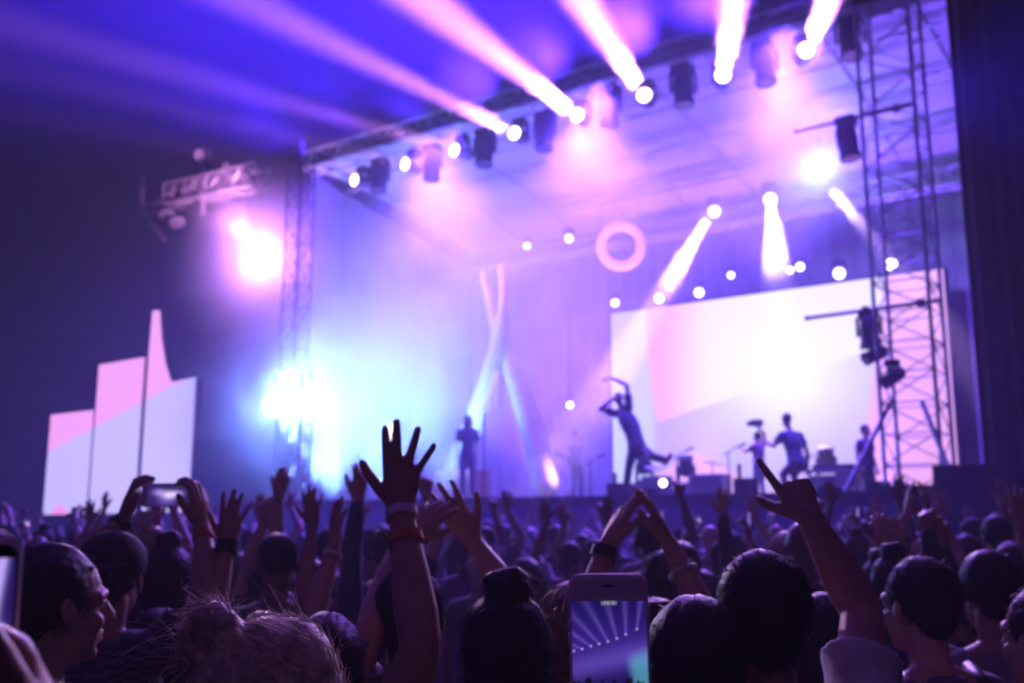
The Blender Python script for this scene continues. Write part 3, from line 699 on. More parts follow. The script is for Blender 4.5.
    return t, seen
def band(t, name, m, e, w, f, r, width, thick=.003):
    c = e.lerp(w, f); d = (w-e).normalized(); MB().lathe(c, d, [(-width/2, r), (-width/2, r+thick), (width/2, r+thick*.9), (width/2, r-.001)], 24)  .build(name, m, t, False)
def comb_to(q):
    q = np.array(q)
    def fn(p, n):
        d = q - p; d = d - n*(d*n).sum(1)[:, None]; l = np.linalg.norm(d, axis=1)[:, None]; return d/np.maximum(l, .02)
    return fn
def A(w, tip, e=None, N=(0, 1, 0), pose='open', **kw):
    w_ = P(*w); return dict(w=w_, D=P(*(tip if len(tip) == 3 else (*tip, w[2])))-w_, e=P(*e) if e else None, N=N, pose=pose, **kw)

def down_comb(p, n):
    d = np.tile(np.array([0, 0, -1.0]), (len(p), 1)); d = d - n*(d*n).sum(1)[:, None]; d[:, 1] -= .35
    l = np.linalg.norm(d, axis=1)[:, None]; return d/np.maximum(l, .2)
def crop_comb(p, n):
    d = np.tile(np.array([.1, .35, -.5]), (len(p), 1)); d = d - n*(d*n).sum(1)[:, None]*.6; return d
crop = lambda n=2600, L=.022: chain(strands(n//2, L*1.3, crop_comb, .32, .0015, .26, droop=.3), strands(n, L*.8, crop_comb, .4, .0005, .7, droop=.3))
loose = lambda n=2200, L=.11, wild=.22: chain(strands(n//2, L, down_comb, wild*.7, .0018, .15, droop=.8), strands(n, L, down_comb, wild, .0005, .3, droop=.8))

def phone(label, c, X, Y, w, h, dep, screen_fn=None, strength=1.0, cat='phone', front='phone_front', bezel=(.035, .16)):
    """smartphone: X to its right, Y up along the body, seen from its screen side"""
    c = Vector(c); X = Vector(X).normalized(); Y = Vector(Y); Y = (Y - X*Y.dot(X)).normalized(); Z = X.cross(Y)      # Z out of the screen
    t = thing('smartphone', label, cat, c); r = min(w, h)*.13; o = MB(); out = []
    for sx, sy, a0 in ((1, 1, 0), (-1, 1, 90), (-1, -1, 180), (1, -1, 270)):
        for i in range(7):
            a = math.radians(a0 + 15*i); out.append((sx*(w/2-r) + r*math.cos(a), sy*(h/2-r) + r*math.sin(a)))
    def ring(s, z): return [c + X*x*s + Y*y*s + Z*z for x, y in out]
    o.loft([ring(.95, -dep/2), ring(1, -dep*.3), ring(1, dep*.3), ring(.965, dep/2)]); o.build('case', M['phone_case'], t, False)
    o = MB().loft([ring(.93, dep/2+.0002), ring(.925, dep/2+.0005)]); o.build('front_glass', M[front], t)
    if screen_fn:
        sw_, sh_ = w*(1-2*bezel[0]), h*(1-2*bezel[1]) if h > w else h*(1-2*bezel[0])
        if w > h: sw_ = w*(1-2*bezel[1]*.6)
        cc = c + Z*(dep/2+.0009)
        pixel_mesh('display', cc - X*sw_/2 - Y*sh_/2, X*sw_, Y*sh_, 70, 110, screen_fn, attr_emit('phone_display', strength, False, .15), t)
    if h > w:
        dome_path(MB(), [c, c+X], [1, 1]); q = MB().box(c + Y*(h*.5-h*bezel[1]*.45) + Z*(dep/2+.0008), (w*.16, h*.009, .0008), X, Y, Z); q.build('earpiece', M['dark'], t)
        for y_ in (.2, .12): MB().box(c - X*(w/2+.0006) + Y*h*y_, (.0015, h*.06, dep*.4), X, Y, Z).build('side_button', M['phone_case'], t)
    else: MB().disc(c - X*w*.44 + Z*(dep/2+.0006), Z, h*.04, 12).build('earpiece', M['dark'], t)
    return t
M['phone_case'] = mat('phone_rose_shell', (.85, .74, .76), .35, .1); M['phone_black'] = mat('phone_black_front', (.01, .01, .012), .2); M['phone_front'] = mat('phone_front_glass', (.70, .62, .66), .12, spec=.5)
def screen_stage(u, v):               # live picture of beams, lamps and crowd on the phone display
    n = len(u); c = np.tile(np.array([.012, .006, .11]), (n, 1)); c += np.array([.03, .012, .16])*np.exp(-((v-.62)/.25)**2)[:, None]
    lamps = [(.02, .335), (.13, .352), (.25, .375), (.36, .395), (.48, .415), (.60, .44), (.72, .475), (.87, .52)]
    lamps = [(x, y+.24) for x, y in lamps]
    for i, (x, y) in enumerate(lamps):
        a = math.radians(168 - 13*i) if i < 7 else math.radians(82); dx, dy = u-x, (v-y)*1.75; al = dx*math.cos(a) + dy*math.sin(a); ac = -dx*math.sin(a) + dy*math.cos(a)
        wd_ = .010 + .062*np.clip(al, 0, 1); b = np.exp(-(ac/wd_)**2)*(al > 0)*np.exp(-al*1.5)
        c += np.array([.24, .15, .75])*b[:, None]*.5; c += np.array([.9, .8, 1.0])*np.exp(-((dx)**2+dy**2)/.00013)[:, None]
    teal = sstep(.70, .86, u + .25*(v-.4))*sstep(.60, .44, v - .25*(u-.8))*sstep(.05, .12, v); c = mix(c, np.array([.10, .38, .55]), teal*.8)
    c += np.array([.16, .09, .5])*(np.exp(-((v-.42-.15*u)/.10)**2)*.5)[:, None]
    crowd = .30 + .025*np.sin(u*37) + .02*np.sin(u*81+1) + .06*np.exp(-((u-.78)/.02)**2) + .09*np.exp(-((u-.74)/.012)**2) + .05*np.exp(-((u-.2)/.03)**2)
    c = mix(c, np.array([.006, .004, .02]), sstep(.01, -.01, v-crowd)); bar = (v > .965)*(np.abs(u-.5) < .10)*(np.sin(u*170) > -.2); c = mix(c, np.array([.5, .5, .6]), bar.astype(float)*.7)
    return c
def screen_blur(u, v):
    c = np.tile(np.array([.03, .015, .14]), (len(u), 1))
    for x, y, r, col in ((.55, .5, .16, (.9, .75, 1)), (.3, .62, .14, (.4, .25, .8)), (.75, .55, .13, (.55, .35, .9)), (.5, .25, .2, (.15, .08, .4))):
        c = c + np.array(col)*np.exp(-(((u-x)**2+(v-y)**2)/(r*r)))[:, None]
    return c
def screen_streak(u, v):
    c = np.tile(np.array([.02, .01, .12]), (len(u), 1)); c += np.array([.55, .4, .95])*np.exp(-((u-.84-.2*(v-.75))/.045)**2)[:, None]*sstep(.5, .7, v)[:, None]
    c += np.array([.35, .25, .9])*np.exp(-((u-.88)**2*3+(v-.52)**2)/.012)[:, None]; return mix(c, np.array([.01, .006, .03]), sstep(.01, -.01, v-.18-.05*np.sin(u*17)))

def smoke(label, c, radii, dens, scale, thr=.35):
    o = MB(); ell(o, Vector((0, 0, 0)), (1, 1, 1), V3(1, 0, 0), V3(0, 1, 0), UP, 20, 12); ob = o.build('smoke', None); tag(ob, kind='stuff')
    ob.location = c; ob.rotation_euler = (0, 0, STAGE_ROT); ob.scale = radii
    m = bpy.data.materials.new('smoke'); m.use_nodes = True; nt = m.node_tree; nt.nodes.clear(); N_ = nt.nodes.new
    out = N_('ShaderNodeOutputMaterial'); pv = N_('ShaderNodeVolumePrincipled'); pv.inputs['Color'].default_value = (.88, .84, 1.0, 1); pv.inputs['Anisotropy'].default_value = .2
    tc = N_('ShaderNodeTexCoord'); ln = N_('ShaderNodeVectorMath'); ln.operation = 'LENGTH'; nt.links.new(tc.outputs['Object'], ln.inputs[0])
    mr = N_('ShaderNodeMapRange'); mr.interpolation_type = 'SMOOTHSTEP'; mr.inputs[1].default_value = 1; mr.inputs[2].default_value = .05; nt.links.new(ln.outputs['Value'], mr.inputs[0])
    nz = N_('ShaderNodeTexNoise'); nz.inputs['Scale'].default_value = scale; nz.inputs['Detail'].default_value = 3; nz.inputs['Distortion'].default_value = .6; nt.links.new(tc.outputs['Object'], nz.inputs['Vector'])
    m2 = N_('ShaderNodeMapRange'); m2.inputs[1].default_value = thr; m2.inputs[2].default_value = .68; m2.inputs[3].default_value = .15; m2.inputs[4].default_value = 1.2; nt.links.new(nz.outputs['Fac'], m2.inputs[0])
    mu = N_('ShaderNodeMath'); mu.operation = 'MULTIPLY'; nt.links.new(mr.outputs[0], mu.inputs[0]); nt.links.new(m2.outputs[0], mu.inputs[1])
    m3 = N_('ShaderNodeMath'); m3.operation = 'MULTIPLY'; m3.inputs[1].default_value = dens; nt.links.new(mu.outputs[0], m3.inputs[0]); nt.links.new(m3.outputs[0], pv.inputs['Density'])
    nt.links.new(pv.outputs[0], out.inputs['Volume']); ob.data.materials.append(m); return ob

smoke('', W(255, 262, 17.6), (3.0, 2.4, 3.2), 1.3, 1.3)  # puff added to imitate the bloom round the flare lamp
smoke('', W(300, 400, 17.8), (5.6, 2.8, 3.6), .65, 1.6)
smoke('', S(-16.2, 20, 6.8), (7.2, 4.6, 5.8), .32, 2.2)
smoke('', S(-9.5, 19.6, 10.6), (10.5, 4.4, 3.4), .30, 2.2)
smoke('', W(818, 172, 21.3), (1.6, 1.4, 1.5), .45, 1.2)  # small puff added to give the strobe its bloom
smoke('', W(774, 215, 21.8), (1.7, 1.2, 1.7), .55, 1.2)  # puff added to widen the glow at the white beam's lamp
smoke('', W(690, 240, 21.8), (2.2, 1.2, 1.7), .35, 1.2)

# ================================================================== people close to the camera
def near(label, head, **kw): return person(label, P(*head), **kw)
# 1 the raised hand with two wristbands
w0, e0 = (401, 511, 2.20), (421, 646, 2.06)
t, j = near('person reaching a wide open hand up high, white and orange wristbands on the arm', (326, 676, 2.15), hair='short', hcol='brown', shirt='black', skin=1, voxel=.0042, female=True, hv=1.13,
     arms={'R': A(w0, (402, 425, 2.2), e0, pose='spread', ak=1.2)})
sh_, e_, w_ = j['R']
M['band_white'] = mat('band_white', (.75, .72, .75), .6); M['band_orange'] = mat('band_orange', (.65, .20, .03), .6, noise=.25, scale=80); M['band_black'] = mat('band_black', (.015, .015, .015), .5)
band(t, 'wristband', M['band_white'], e_, w_, .975, .0335, .020, .002); band(t, 'wristband', M['band_orange'], e_, w_, .775, .0380, .021, .0015)
MB().box(e_.lerp(w_, .985) + V3(.024, .012, -.002), (.022, .004, .018), V3(.8, -.6, 0), V3(.6, .8, 0)).build('band_tag', M['band_white'], t)
# 2 man in profile
near('short haired man at far left turning his face to the right', (58, 607, 2.2), face=46, hair='short', hcol='black', shirt='black', skin=0, voxel=.005, hairfn=crop(2600, .02), headk=1.05)
# 3 cap, both hands filming with a phone
t, j = near('person in backwards black cap filming with a phone held sideways overhead', (113, 580, 2.9), hair='capback', hcol='brown', shirt='patterned', skin=1, voxel=.005, female=True,
     arms={'R': A((203, 527, 3.05), (197, 478, 3.03), (207, 606, 2.9), N=(-.9, .3, .1), pose='hook'), 'L': A((122, 523, 3.05), (134, 478, 3.03), (84, 552, 2.95), N=(.9, .3, .1), pose='hook')})
band(t, 'watch_strap', M['band_black'], j['L'][1], j['L'][2], .93, .031, .03)
band(t, 'wristband', M['band_orange'], j['R'][1], j['R'][2], .86, .031, .014)
pc = P(167, 495, 3.02); tc = (CAM-pc).normalized(); px_ = UP.cross(tc).normalized()
phone('phone held sideways overhead by the person in the black cap', pc, px_ + UP*.02, UP, .142, .070, .009, screen_blur, .9)
near('person holding a dark upright phone up behind the person in the cap', (148, 600, 4.3), hair='long', hcol='brown', female=True, shirt='denim', skin=0, arms={'R': A((162, 549, 4.1), (152, 522, 4.08), (181, 602, 4.0), N=(-.8, .5, 0), pose='grip')})
pc = P(143, 529, 4.08); tc = (CAM-pc).normalized()
phone('dark upright phone held up below the sideways phone', pc, UP.cross(tc), UP, .07, .145, .009, None)
# 4 dark watch
t, j = near('person with a dark watch raising an open hand beside the filming person', (160, 652, 3.05), hair='long', hcol='black', shirt='navy', skin=1, female=True, arms={'R': A((227, 546, 3.0), (236, 486, 3.0), (213, 612, 2.92), pose='open')})
band(t, 'watch', M['band_black'], j['R'][1], j['R'][2], .97, .029, .035, .006)
# 5 bare arms further back
near('person behind the round dark head lifting one bent and one slim straight arm', (268, 590, 5.0), hair='short', shirt='olive', sleeve='short', skin=0, arms={'L': A((262, 526, 5), (266, 492, 5), (246, 570, 5), pose='relaxed'), 'R': A((279, 497, 5), (285, 469, 5), (275, 540, 5), pose='relaxed')})
# 6
near('person raising a straight open hand left of the bracelet arm', (286, 624, 4.2), hair='short', shirt='black', skin=1, arms={'R': A((313, 525, 4.2), (310, 484, 4.2), (303, 588, 4.1), pose='open')})
t, j = near('person with a thin pale bracelet raising a cupped hand', (262, 655, 3.2), hair='long', hcol='black', shirt='black', skin=1, female=True, arms={'R': A((334, 549, 3.2), (338, 491, 3.2), (313, 614, 3.1), N=(.75, .6, 0), pose='together')})
band(t, 'bracelet', M['band_white'], j['R'][1], j['R'][2], .9, .0285, .008)
# 7 sleeve
near('person in long dark sleeve raising a small half closed hand', (318, 592, 4.4), hair='short', shirt='navy', sleeve='long', skin=0, arms={'R': A((358, 500, 4.4), (362, 463, 4.4), (350, 566, 4.35), N=(-.5, .8, 0), pose='relaxed')})
# 8 striped shirt
near('dark haired person in striped shirt with a bent arm behind the wristband arm', (409, 622, 2.45), hair='short', hcol='black', shirt='striped', skin=0, voxel=.005, hairfn=crop(2200), arms={'L': A((404, 537, 2.55), (428, 516, 2.6), (371, 630, 2.38), N=(.3, .9, 0), pose='together')})
# 9 blonde behind phone
near('blonde long haired person behind the front phone raising a tilted open hand', (577, 640, 2.3), hair='long', hcol='blond', shirt='plum', skin=0, female=True, voxel=.005, hairfn=loose(2600, .16, .2), arms={'L': A((473, 541, 2.7), (441, 492, 2.7), (518, 606, 2.62), pose='open')})
# 10 round dark head
near('person with a round cropped head and black shirt under the raised hands', (278, 564, 4.1), hair='buzz', hcol='black', shirt='black', skin=2, voxel=.006)
# 11 messy knot
hd_ = P(277, 728, 1.15); f_ = math.radians(14); kn_ = hd_ + V3(math.cos(f_), -math.sin(f_), 0)*-.046 + V3(math.sin(f_), math.cos(f_), 0)*-.075 + UP*.112
near('light haired person with a messy knot of hair nearest at the bottom', (277, 728, 1.15), face=14, hair='lowbun', hcol='auburn', shirt='denim', skin=0, female=True, voxel=.004, headk=.92,
     hairfn=chain(strands(7000, .035, comb_to(kn_), .10, .0007, .02, droop=0), strands(260, .075, comb_to(kn_ + UP*.1), .6, .00035, .7, droop=.5), strands(160, .09, lambda p, n: np.tile([-.6, -.3, -.1], (len(p), 1)), .35, .0004, .3, droop=1.0)))
# 13 top bun
near('dark haired person with a high round bun left of the front phone', (507, 660, 2.0), hair='topbun', hcol='black', shirt='black', skin=1, female=True, voxel=.005, hairfn=strands(2600, .05, down_comb, .4, .0004, .6))
# 15 clasped hands
t, j = near('person in front of the stage joining both hands overhead, beads on one wrist', (655, 648, 2.68), hair='long', hcol='black', shirt='black', skin=1, female=True, voxel=.005,
     arms={'R': A((669, 543, 2.72), (647, 496, 2.74), (708, 622, 2.62), N=(-.85, .4, -.2), pose='together'), 'L': A((606, 544, 2.72), (632, 497, 2.74), (588, 612, 2.65), N=(.85, .4, -.2), pose='together')})
bm_ = MB(); c = j['R'][1].lerp(j['R'][2], .62); x, y, d = frame(j['R'][2]-j['R'][1])
for i in range(16): ell(bm_, c + (x*math.cos(i*PI/8) + y*math.sin(i*PI/8))*.036, (.0065, .0065, .0065), x, y, d, 8, 6)
bm_.build('bead_bracelet', mat('pearl_beads', (.6, .55, .6), .2), t, True)
band(t, 'sleeve_cuff', M['band_black'], j['L'][1], j['L'][2], .86, .031, .03)
# 16, 17
near('person with smooth dark hair just right of the front phone', (695, 671, 1.85), hair='short', hcol='black', shirt='black', skin=1, voxel=.005, hairfn=crop(1800, .013), headk=1.05)
near('short haired man in pale tee pointing one finger up at the stage', (762, 622, 1.9), hair='short', hcol='black', shirt='white', skin=1, voxel=.0042, hairfn=crop(3000, .018), headk=1.02, hv=.98,
     arms={'R': A((809, 516, 2.10), (782, 466, 2.17), (862, 612, 2.04), N=(.35, .9, .1), pose='point', ak=1.08)})
near('slim person holding one narrow hand straight up near the stage', (702, 594, 5.6), hair='long', hcol='brown', shirt='black', sleeve='long', skin=0, female=True, arms={'R': A((723, 516, 5.6), (723, 484, 5.6), (728, 562, 5.6), pose='open')})
near('long dark haired person right of the pointing man', (822, 636, 3.1), hair='long', hcol='black', shirt='plum', skin=0, female=True, hairfn=loose(1600, .12))
# 20, 21, 22
t, j = near('short haired person in mauve tee with a black backpack strap', (918, 608, 2.62), face=-24, hair='short', hcol='black', shirt='plum', skin=0, voxel=.005, hairfn=crop(2200, .02))
sa = j['R'][0]; st_ = MB()
st_.path([sa + V3(-.02, .08, -.02), sa + V3(-.03, .02, .075), sa + V3(-.035, -.06, .045), sa + V3(-.04, -.105, -.06), sa + V3(-.05, -.12, -.22)], .022, 8); st_.build('backpack_strap', M['band_black'], t, True)
near('person with a square cropped head wearing a plain grey tee', (988, 594, 3.05), hair='short', hcol='black', shirt='grey', skin=1, voxel=.005, hairfn=crop(1800, .014))
near('person cut off by the right picture edge in a red top', (1046, 640, 2.3), face=-25, hair='short', hcol='brown', shirt='red', skin=0, hairfn=crop(1600))
near('person at the right raising a closed fist and an open palm', (956, 606, 4.4), hair='short', shirt='black', sleeve='long', skin=1, arms={'L': A((928, 532, 4.4), (926, 500, 4.4), (932, 580, 4.4), pose='fist'), 'R': A((944, 548, 4.4), (940, 512, 4.4), (962, 606, 4.4), pose='relaxed')})
near('person right of the pointing arm lifting two slim forearms', (905, 592, 4.9), hair='long', hcol='brown', shirt='black', female=True, skin=0, arms={'L': A((881, 545, 4.9), (879, 517, 4.9), (884, 585, 4.9), pose='relaxed'), 'R': A((901, 552, 4.9), (896, 522, 4.9), (908, 590, 4.9), pose='together')})
near('person at the right edge stretching one hand toward the dark drape', (1012, 570, 4.7), hair='short', shirt='black', skin=0, arms={'R': A((1021, 527, 4.6), (1019, 498, 4.6), (1032, 570, 4.6), pose='open')})
# phone at the left edge and the phone in front
pc = P(-50, 662, .62); tc = (CAM-pc).normalized(); X_ = UP.cross(tc).normalized()
phone('nearest phone cut off by the left picture edge, showing violet streaks', pc, X_ + UP*.02, UP, .071, .146, .009, screen_streak, 1.0, bezel=(.055, .09), front='phone_black')
person('person outside the left picture edge holding up the nearest phone', V3(-.80, .36, 1.60), face=20, hair='short', shirt='black', skin=0, voxel=.005, arms={'R': A((60, 780, .64), (14, 676, .625), None, N=(-.75, -.6, .1), pose='grip', pole=(.5, -.2, -1))})
pc = P(610, 659, .90); tc = (CAM-pc).normalized(); X_ = UP.cross(tc).normalized()
phone('front phone with a pale pink frame showing the stage beams live', pc, X_ + UP*.012, UP, .0690, .1440, .008, screen_stage, .8)
person('short person below the picture holding up the front phone', V3(.46, .46, 1.40), face=-15, hair='long', shirt='grey', skin=0, voxel=.005, female=True, arms={'L': A((582, 850, .93), (596, 742, .92), None, N=(.45, -.85, .2), pose='grip', pole=(-.6, 0, -1))})

# ================================================================== crowd further back: twelve kinds, copied
def proto(hair, hcol, shirt, arms, sleeve='short', skin=0, female=False, **kw):
    return person('crowd', V3(0, .03, 1.60), hair=hair, hcol=hcol, shirt=shirt, arms=arms, sleeve=sleeve, skin=skin, female=female, voxel=.0085, fine=False, **kw)[0]
def up(s, x, y, z, dx=0, dy=0, pose='open', N=None): return dict(w=V3(x, y, z), D=V3(dx, dy, 1), N=V3(*(N or (0, 1, 0))), pose=pose, e=None)
PROTO = [
 ('short dark hair', 'arms down', proto('short', 'black', 'black', {})),
 ('long brown hair', 'arms down', proto('long', 'brown', 'plum', {}, female=True)),
 ('a high bun', 'arms down', proto('topbun', 'black', 'grey', {}, female=True, skin=1)),
 ('a black cap', 'arms down', proto('cap', 'black', 'navy', {}, skin=1)),
 ('a shaved head', 'arms down', proto('bald', 'black', 'black', {}, skin=2)),
 ('a ponytail', 'arms down', proto('pony', 'auburn', 'white', {}, female=True)),
 ('short dark hair', 'one open hand up', proto('short', 'black', 'grey', {'R': up(1, .20, .12, 1.86, -.08, .05)}, skin=1)),
 ('long dark hair', 'one hand waving', proto('long', 'black', 'black', {'L': up(-1, -.28, .14, 1.84, -.25, .1)}, female=True)),
 ('short brown hair', 'both hands up', proto('short', 'brown', 'denim', {'L': up(-1, -.26, .14, 1.86, -.12, .06), 'R': up(1, .24, .12, 1.88, .10, .06)})),
 ('long blond hair', 'hands clapping overhead', proto('long', 'blond', 'black', {'L': up(-1, -.06, .20, 1.86, .12, .05, 'together', (1, .1, 0)), 'R': up(1, .06, .20, 1.86, -.12, .05, 'together', (-1, .1, 0))}, female=True)),
 ('short dark hair', 'a fist up', proto('short', 'black', 'red', {'R': up(1, .18, .16, 1.90, 0, .1, 'fist')}, skin=1)),
 ('a bun', 'a phone up', proto('topbun', 'brown', 'navy', {'R': up(1, .10, .36, 1.74, -.25, .05, 'grip', (-.8, -.5, 0))}, female=True)),
]
finalize()
used_pos = [(o.location.x, o.location.y) for o in bpy.data.objects if o.get('category') == 'person']
ZONES = [(-99, 200, 'below side screens'), (200, 330, 'under blue lamp'), (330, 440, 'near wristband arm'), (440, 560, 'below pale sculpture'), (560, 670, 'below leaping dancer'),
         (670, 770, 'between dancer and singer'), (770, 860, 'below singer'), (860, 950, 'below right tower'), (950, 9999, 'below dark drape')]
crowd = []; phones = []
def ok(x, y, dmin=.46): return all((x-a)**2 + (y-b)**2 > dmin*dmin for a, b in used_pos)
cand = 0; r_ = random.Random(11)
while len(crowd) < 170 and cand < 9000:
    cand += 1
    y = 3.5 + 15.5*r_.random()**1.35; x = (r_.random()*1.16-.58)*y
    if V3(x, y, 0).dot(NX) > WF-1.1 or not ok(x, y, .46 if y < 9 else .55): continue
    px = 512 + 1000*x/y
    if y < 4.6 and (430 < px < 560 or 690 < px < 860): continue
    used_pos.append((x, y)); crowd.append((x, y, px))
kinds = list(range(12)); first = set()
ph_proto = None; rows = []
for n, (x, y, px) in enumerate(crowd):
    q = r_.random(); ki = r_.choice([0, 1, 2, 3, 4, 5]) if q < (.52 if y < 6 else .40) else r_.choice([6, 6, 7, 8, 8, 9, 10, 11, 11])
    if (y < 5.3 or (px < 70 and y < 8)) and ki > 5: ki -= 6
    hairw, posew, src = PROTO[ki]
    o = src if ki not in first else copy_tree(src); first.add(ki)
    s = r_.uniform(.93, 1.035) if ki not in (1, 2, 5, 7, 9, 11) else r_.uniform(.90, .985)
    o.location = (x, y, 0); o.scale = (s, s, s); o.rotation_euler = (0, 0, math.radians(-math.degrees(math.atan2(x, y))*.3 - 12 + r_.uniform(-22, 22)))
    sc_name = r_.choice(['black', 'black', 'black', 'navy', 'grey', 'white', 'red', 'denim', 'olive', 'plum'])
    for ch in o.children:
        if ch.name.startswith('shirt'): ch.material_slots[0].link = 'OBJECT'; ch.material_slots[0].material = SHIRTS[sc_name]
        if ch.name.startswith('body'): ch.material_slots[0].link = 'OBJECT'; ch.material_slots[0].material = r_.choice(SKINS)
    zone = next(z for a, b, z in ZONES if a <= px < b); dist = 'close' if y < 6.5 else 'midway' if y < 11 else 'distant'
    rows.append([px, o, hairw, posew, sc_name, zone, dist]); o['group'] = 'concert crowd seen from behind'
    if ki == 11: phones.append((o, zone, dist))
for ki in range(12):
    if ki not in first:
        for c in list(PROTO[ki][2].children): bpy.data.objects.remove(c)
        bpy.data.objects.remove(PROTO[ki][2])
groups = {}
for r in rows: groups.setdefault((r[2], r[3], r[4], r[5], r[6]), []).append(r)
ORD = ['first', 'second', 'third', 'fourth', 'fifth', 'sixth']
for k_, rs in groups.items():
    rs.sort(key=lambda r: r[0])
    for i, r in enumerate(rs):
        o_ = '' if len(rs) == 1 else ', %s from left' % ORD[i]
        cl = {'black': 'black', 'denim': 'blue', 'plum': 'mauve'}.get(k_[2], k_[2])
        r[1]['label'] = '%s, %s, %s top, %s, %s%s' % (k_[0].replace('a ', ''), k_[1], cl, k_[4], k_[3], o_)
        r[1]['category'] = 'person'
k = 0
phones.sort(key=lambda q: q[0].location.x/q[0].location.y)
pk = [(next(r[4] for r in rows if r[1] is o), z, d) for o, z, d in phones]
for n, (o, zone, dist) in enumerate(phones):
    key_ = pk[n]; tot = pk.count(key_); tc_ = key_[0]; nth = '' if tot == 1 else ', %s from left' % ORD[pk[:n].count(key_)]
    m_ = Matrix.Translation(o.location) @ o.rotation_euler.to_matrix().to_4x4() @ Matrix.Scale(o.scale.x, 4)
    c = m_ @ V3(.075, .37, 1.835)
    phone('phone held by person with bun, %s top, %s, %s%s' % (tc_, zone, dist, nth), c, m_.to_3x3() @ V3(1, 0, 0), UP, .075, .15, .009, screen_blur if k % 2 else screen_streak, 1.2, bezel=(.04, .06)); k += 1

# ================================================================== performers
DARKC = 'black'
def perf(label, head, base, joints, **kw): return person(label, head, joints=joints, voxel=.012, fine=False, **kw)
wd_ = 17.3
q = lambda x, y, w=wd_: W(x, y, w)
td = (-NX)
dj = dict(base=q(625, 492), neck=q(623, 410), pel=q(637, 447), chest=q(631, 427), TX=AX, shR=q(629, 408), shL=q(617, 414), knR=q(653, 457, wd_-.25), anR=q(666, 460, wd_-.1), toR=q(671, 454, wd_-.1), knL=q(629, 466), anL=q(626, 488), toL=q(618, 493))
perf('leaping dancer on the stage with one arm arched overhead', q(618, 399), None, dj, H=1.95, hair='short', shirt='navy', sleeve='short', face=-35, trousers='black', ks=1.1, hu=(-.25, 0, 1),
     arms={'R': dict(e=q(627, 385), w=q(612, 378), D=-AX, N=-UP, pose='relaxed'), 'L': dict(e=q(600, 409, wd_-.1), w=q(613, 399, wd_-.1), D=AX+UP*.3, N=NX, pose='relaxed')})
ws_ = 19.6
q2 = lambda x, y, w=ws_: W(x, y, w)
hb_ = q2(786, 420); 
perf('singer in dark tee standing on stage with one arm out', hb_, None, dict(neck=q2(790, 433), pel=q2(797, 463), TX=AX), H=hb_.z + .115 - STAGE_Z, hair='short', shirt='navy', face=-20, ks=1.22, headk=1.12, trousers='black',
     arms={'L': dict(e=q2(774, 446), w=q2(764, 441), D=-AX, N=-UP, pose='relaxed', **{'raise': False})})
h3 = q2(757, 437, 20.5)
perf('slim performer on stage holding a small object above the head', h3, None, {}, H=max(1.5, h3.z + .115 - STAGE_Z), hair='short', shirt='plum', face=-30,
     arms={'R': dict(w=q2(759, 428, 20.4), D=UP, N=NX, pose='grip', e=None), 'L': dict(e=q2(745, 452, 20.4), w=q2(741, 447, 20.4), D=-AX, N=UP, pose='open', **{'raise': False})})
cam_ = thing('video_camera', 'small dark camera held up by the slim performer', 'camera', q2(757, 424, 20.4))
MB().box(q2(757, 423, 20.4), (.22, .16, .14), AX, NX).build('camera_body', M['dark'], cam_); MB().lathe(q2(757, 423, 20.4) - AX*.11, -AX, [(0, .05), (.10, .06)], 12).build('lens_tube', M['dark'], cam_)
MB().tube(q2(757, 423, 20.4)-UP*.07, q2(759, 431, 20.4), .016).build('grip', M['dark'], cam_)
h4 = q2(866, 431, 19.2)
perf('keyboard player standing behind the long table on stage', h4, None, {}, H=max(1.55, h4.z + .115 - STAGE_Z), hair='short', shirt='plum', face=150)
h5 = q2(577, 436, 22)
perf('faint guitarist at the back of the stage left of the screen', h5, None, {}, H=max(1.55, h5.z + .115 - STAGE_Z), hair='short', shirt='grey', face=150,
     arms={'R': dict(e=None, w=h5 - UP*.60 + AX*.08 - NX*.22, D=AX*-1, N=NX, pose='grip', **{'raise': False}), 'L': dict(e=None, w=h5 - UP*.45 - AX*.42 - NX*.25, D=UP, N=NX, pose='grip', **{'raise': False})})
h6 = q2(468, 420, 18)
perf('hazy performer with long hair standing by the light tube', h6, None, {}, H=max(1.6, h6.z + .115 - STAGE_Z), hair='long', shirt='navy', face=170, female=True)
gt = thing('electric_guitar', 'pale guitar carried by the faint guitarist', 'guitar', h5 - UP*.6)
g0 = h5 - UP*.62 - NX*.26; MB().lathe(g0 + NX*.03, -NX, [(0, .10), (.02, .17), (.06, .17), (.075, .1)], 16).build('guitar_body', M['case'], gt); MB().tube(g0, g0 - AX*.62 + UP*.22, .022).build('neck', M['case'], gt)
finalize()

# ================================================================== stage furniture
def floorbox(label, name, cat, x0, x1, y0, w, dep, m, parts=True):
    a, b = W(x0, 480, w), W(x1, 480, w); top = W((x0+x1)/2, y0, w); z1 = top.z; z0 = STAGE_Z + .004
    c = (a+b)/2; c.z = (z0+z1)/2; wid = (b-a).dot(AX); t = thing(name, label, cat, V3(c.x, c.y, z0))
    MB().box(c + NX*dep/2, (wid, dep, z1-z0), AX, NX).build('cabinet', m, t)
    if parts:
        MB().box(c - NX*.006, (wid*.88, .012, (z1-z0)*.84), AX, NX).build('grille', M['dark'], t)
        for s in (-1, 1): MB().box(c + AX*s*(wid/2+.01) + NX*dep/2 + UP*(z1-z0)*.2, (.02, .14, .04), AX, NX).build('handle', M['black_metal'], t)
    return t, c, z1
floorbox('wide amplifier on stage in front of the screen, right of the bright spot', 'amplifier', 'amplifier', 688, 722, 474, 20.5, .5, M['case'])
floorbox('low amplifier on stage left of the bright spot', 'amplifier', 'amplifier', 641, 663, 476, 20.8, .5, M['case'])
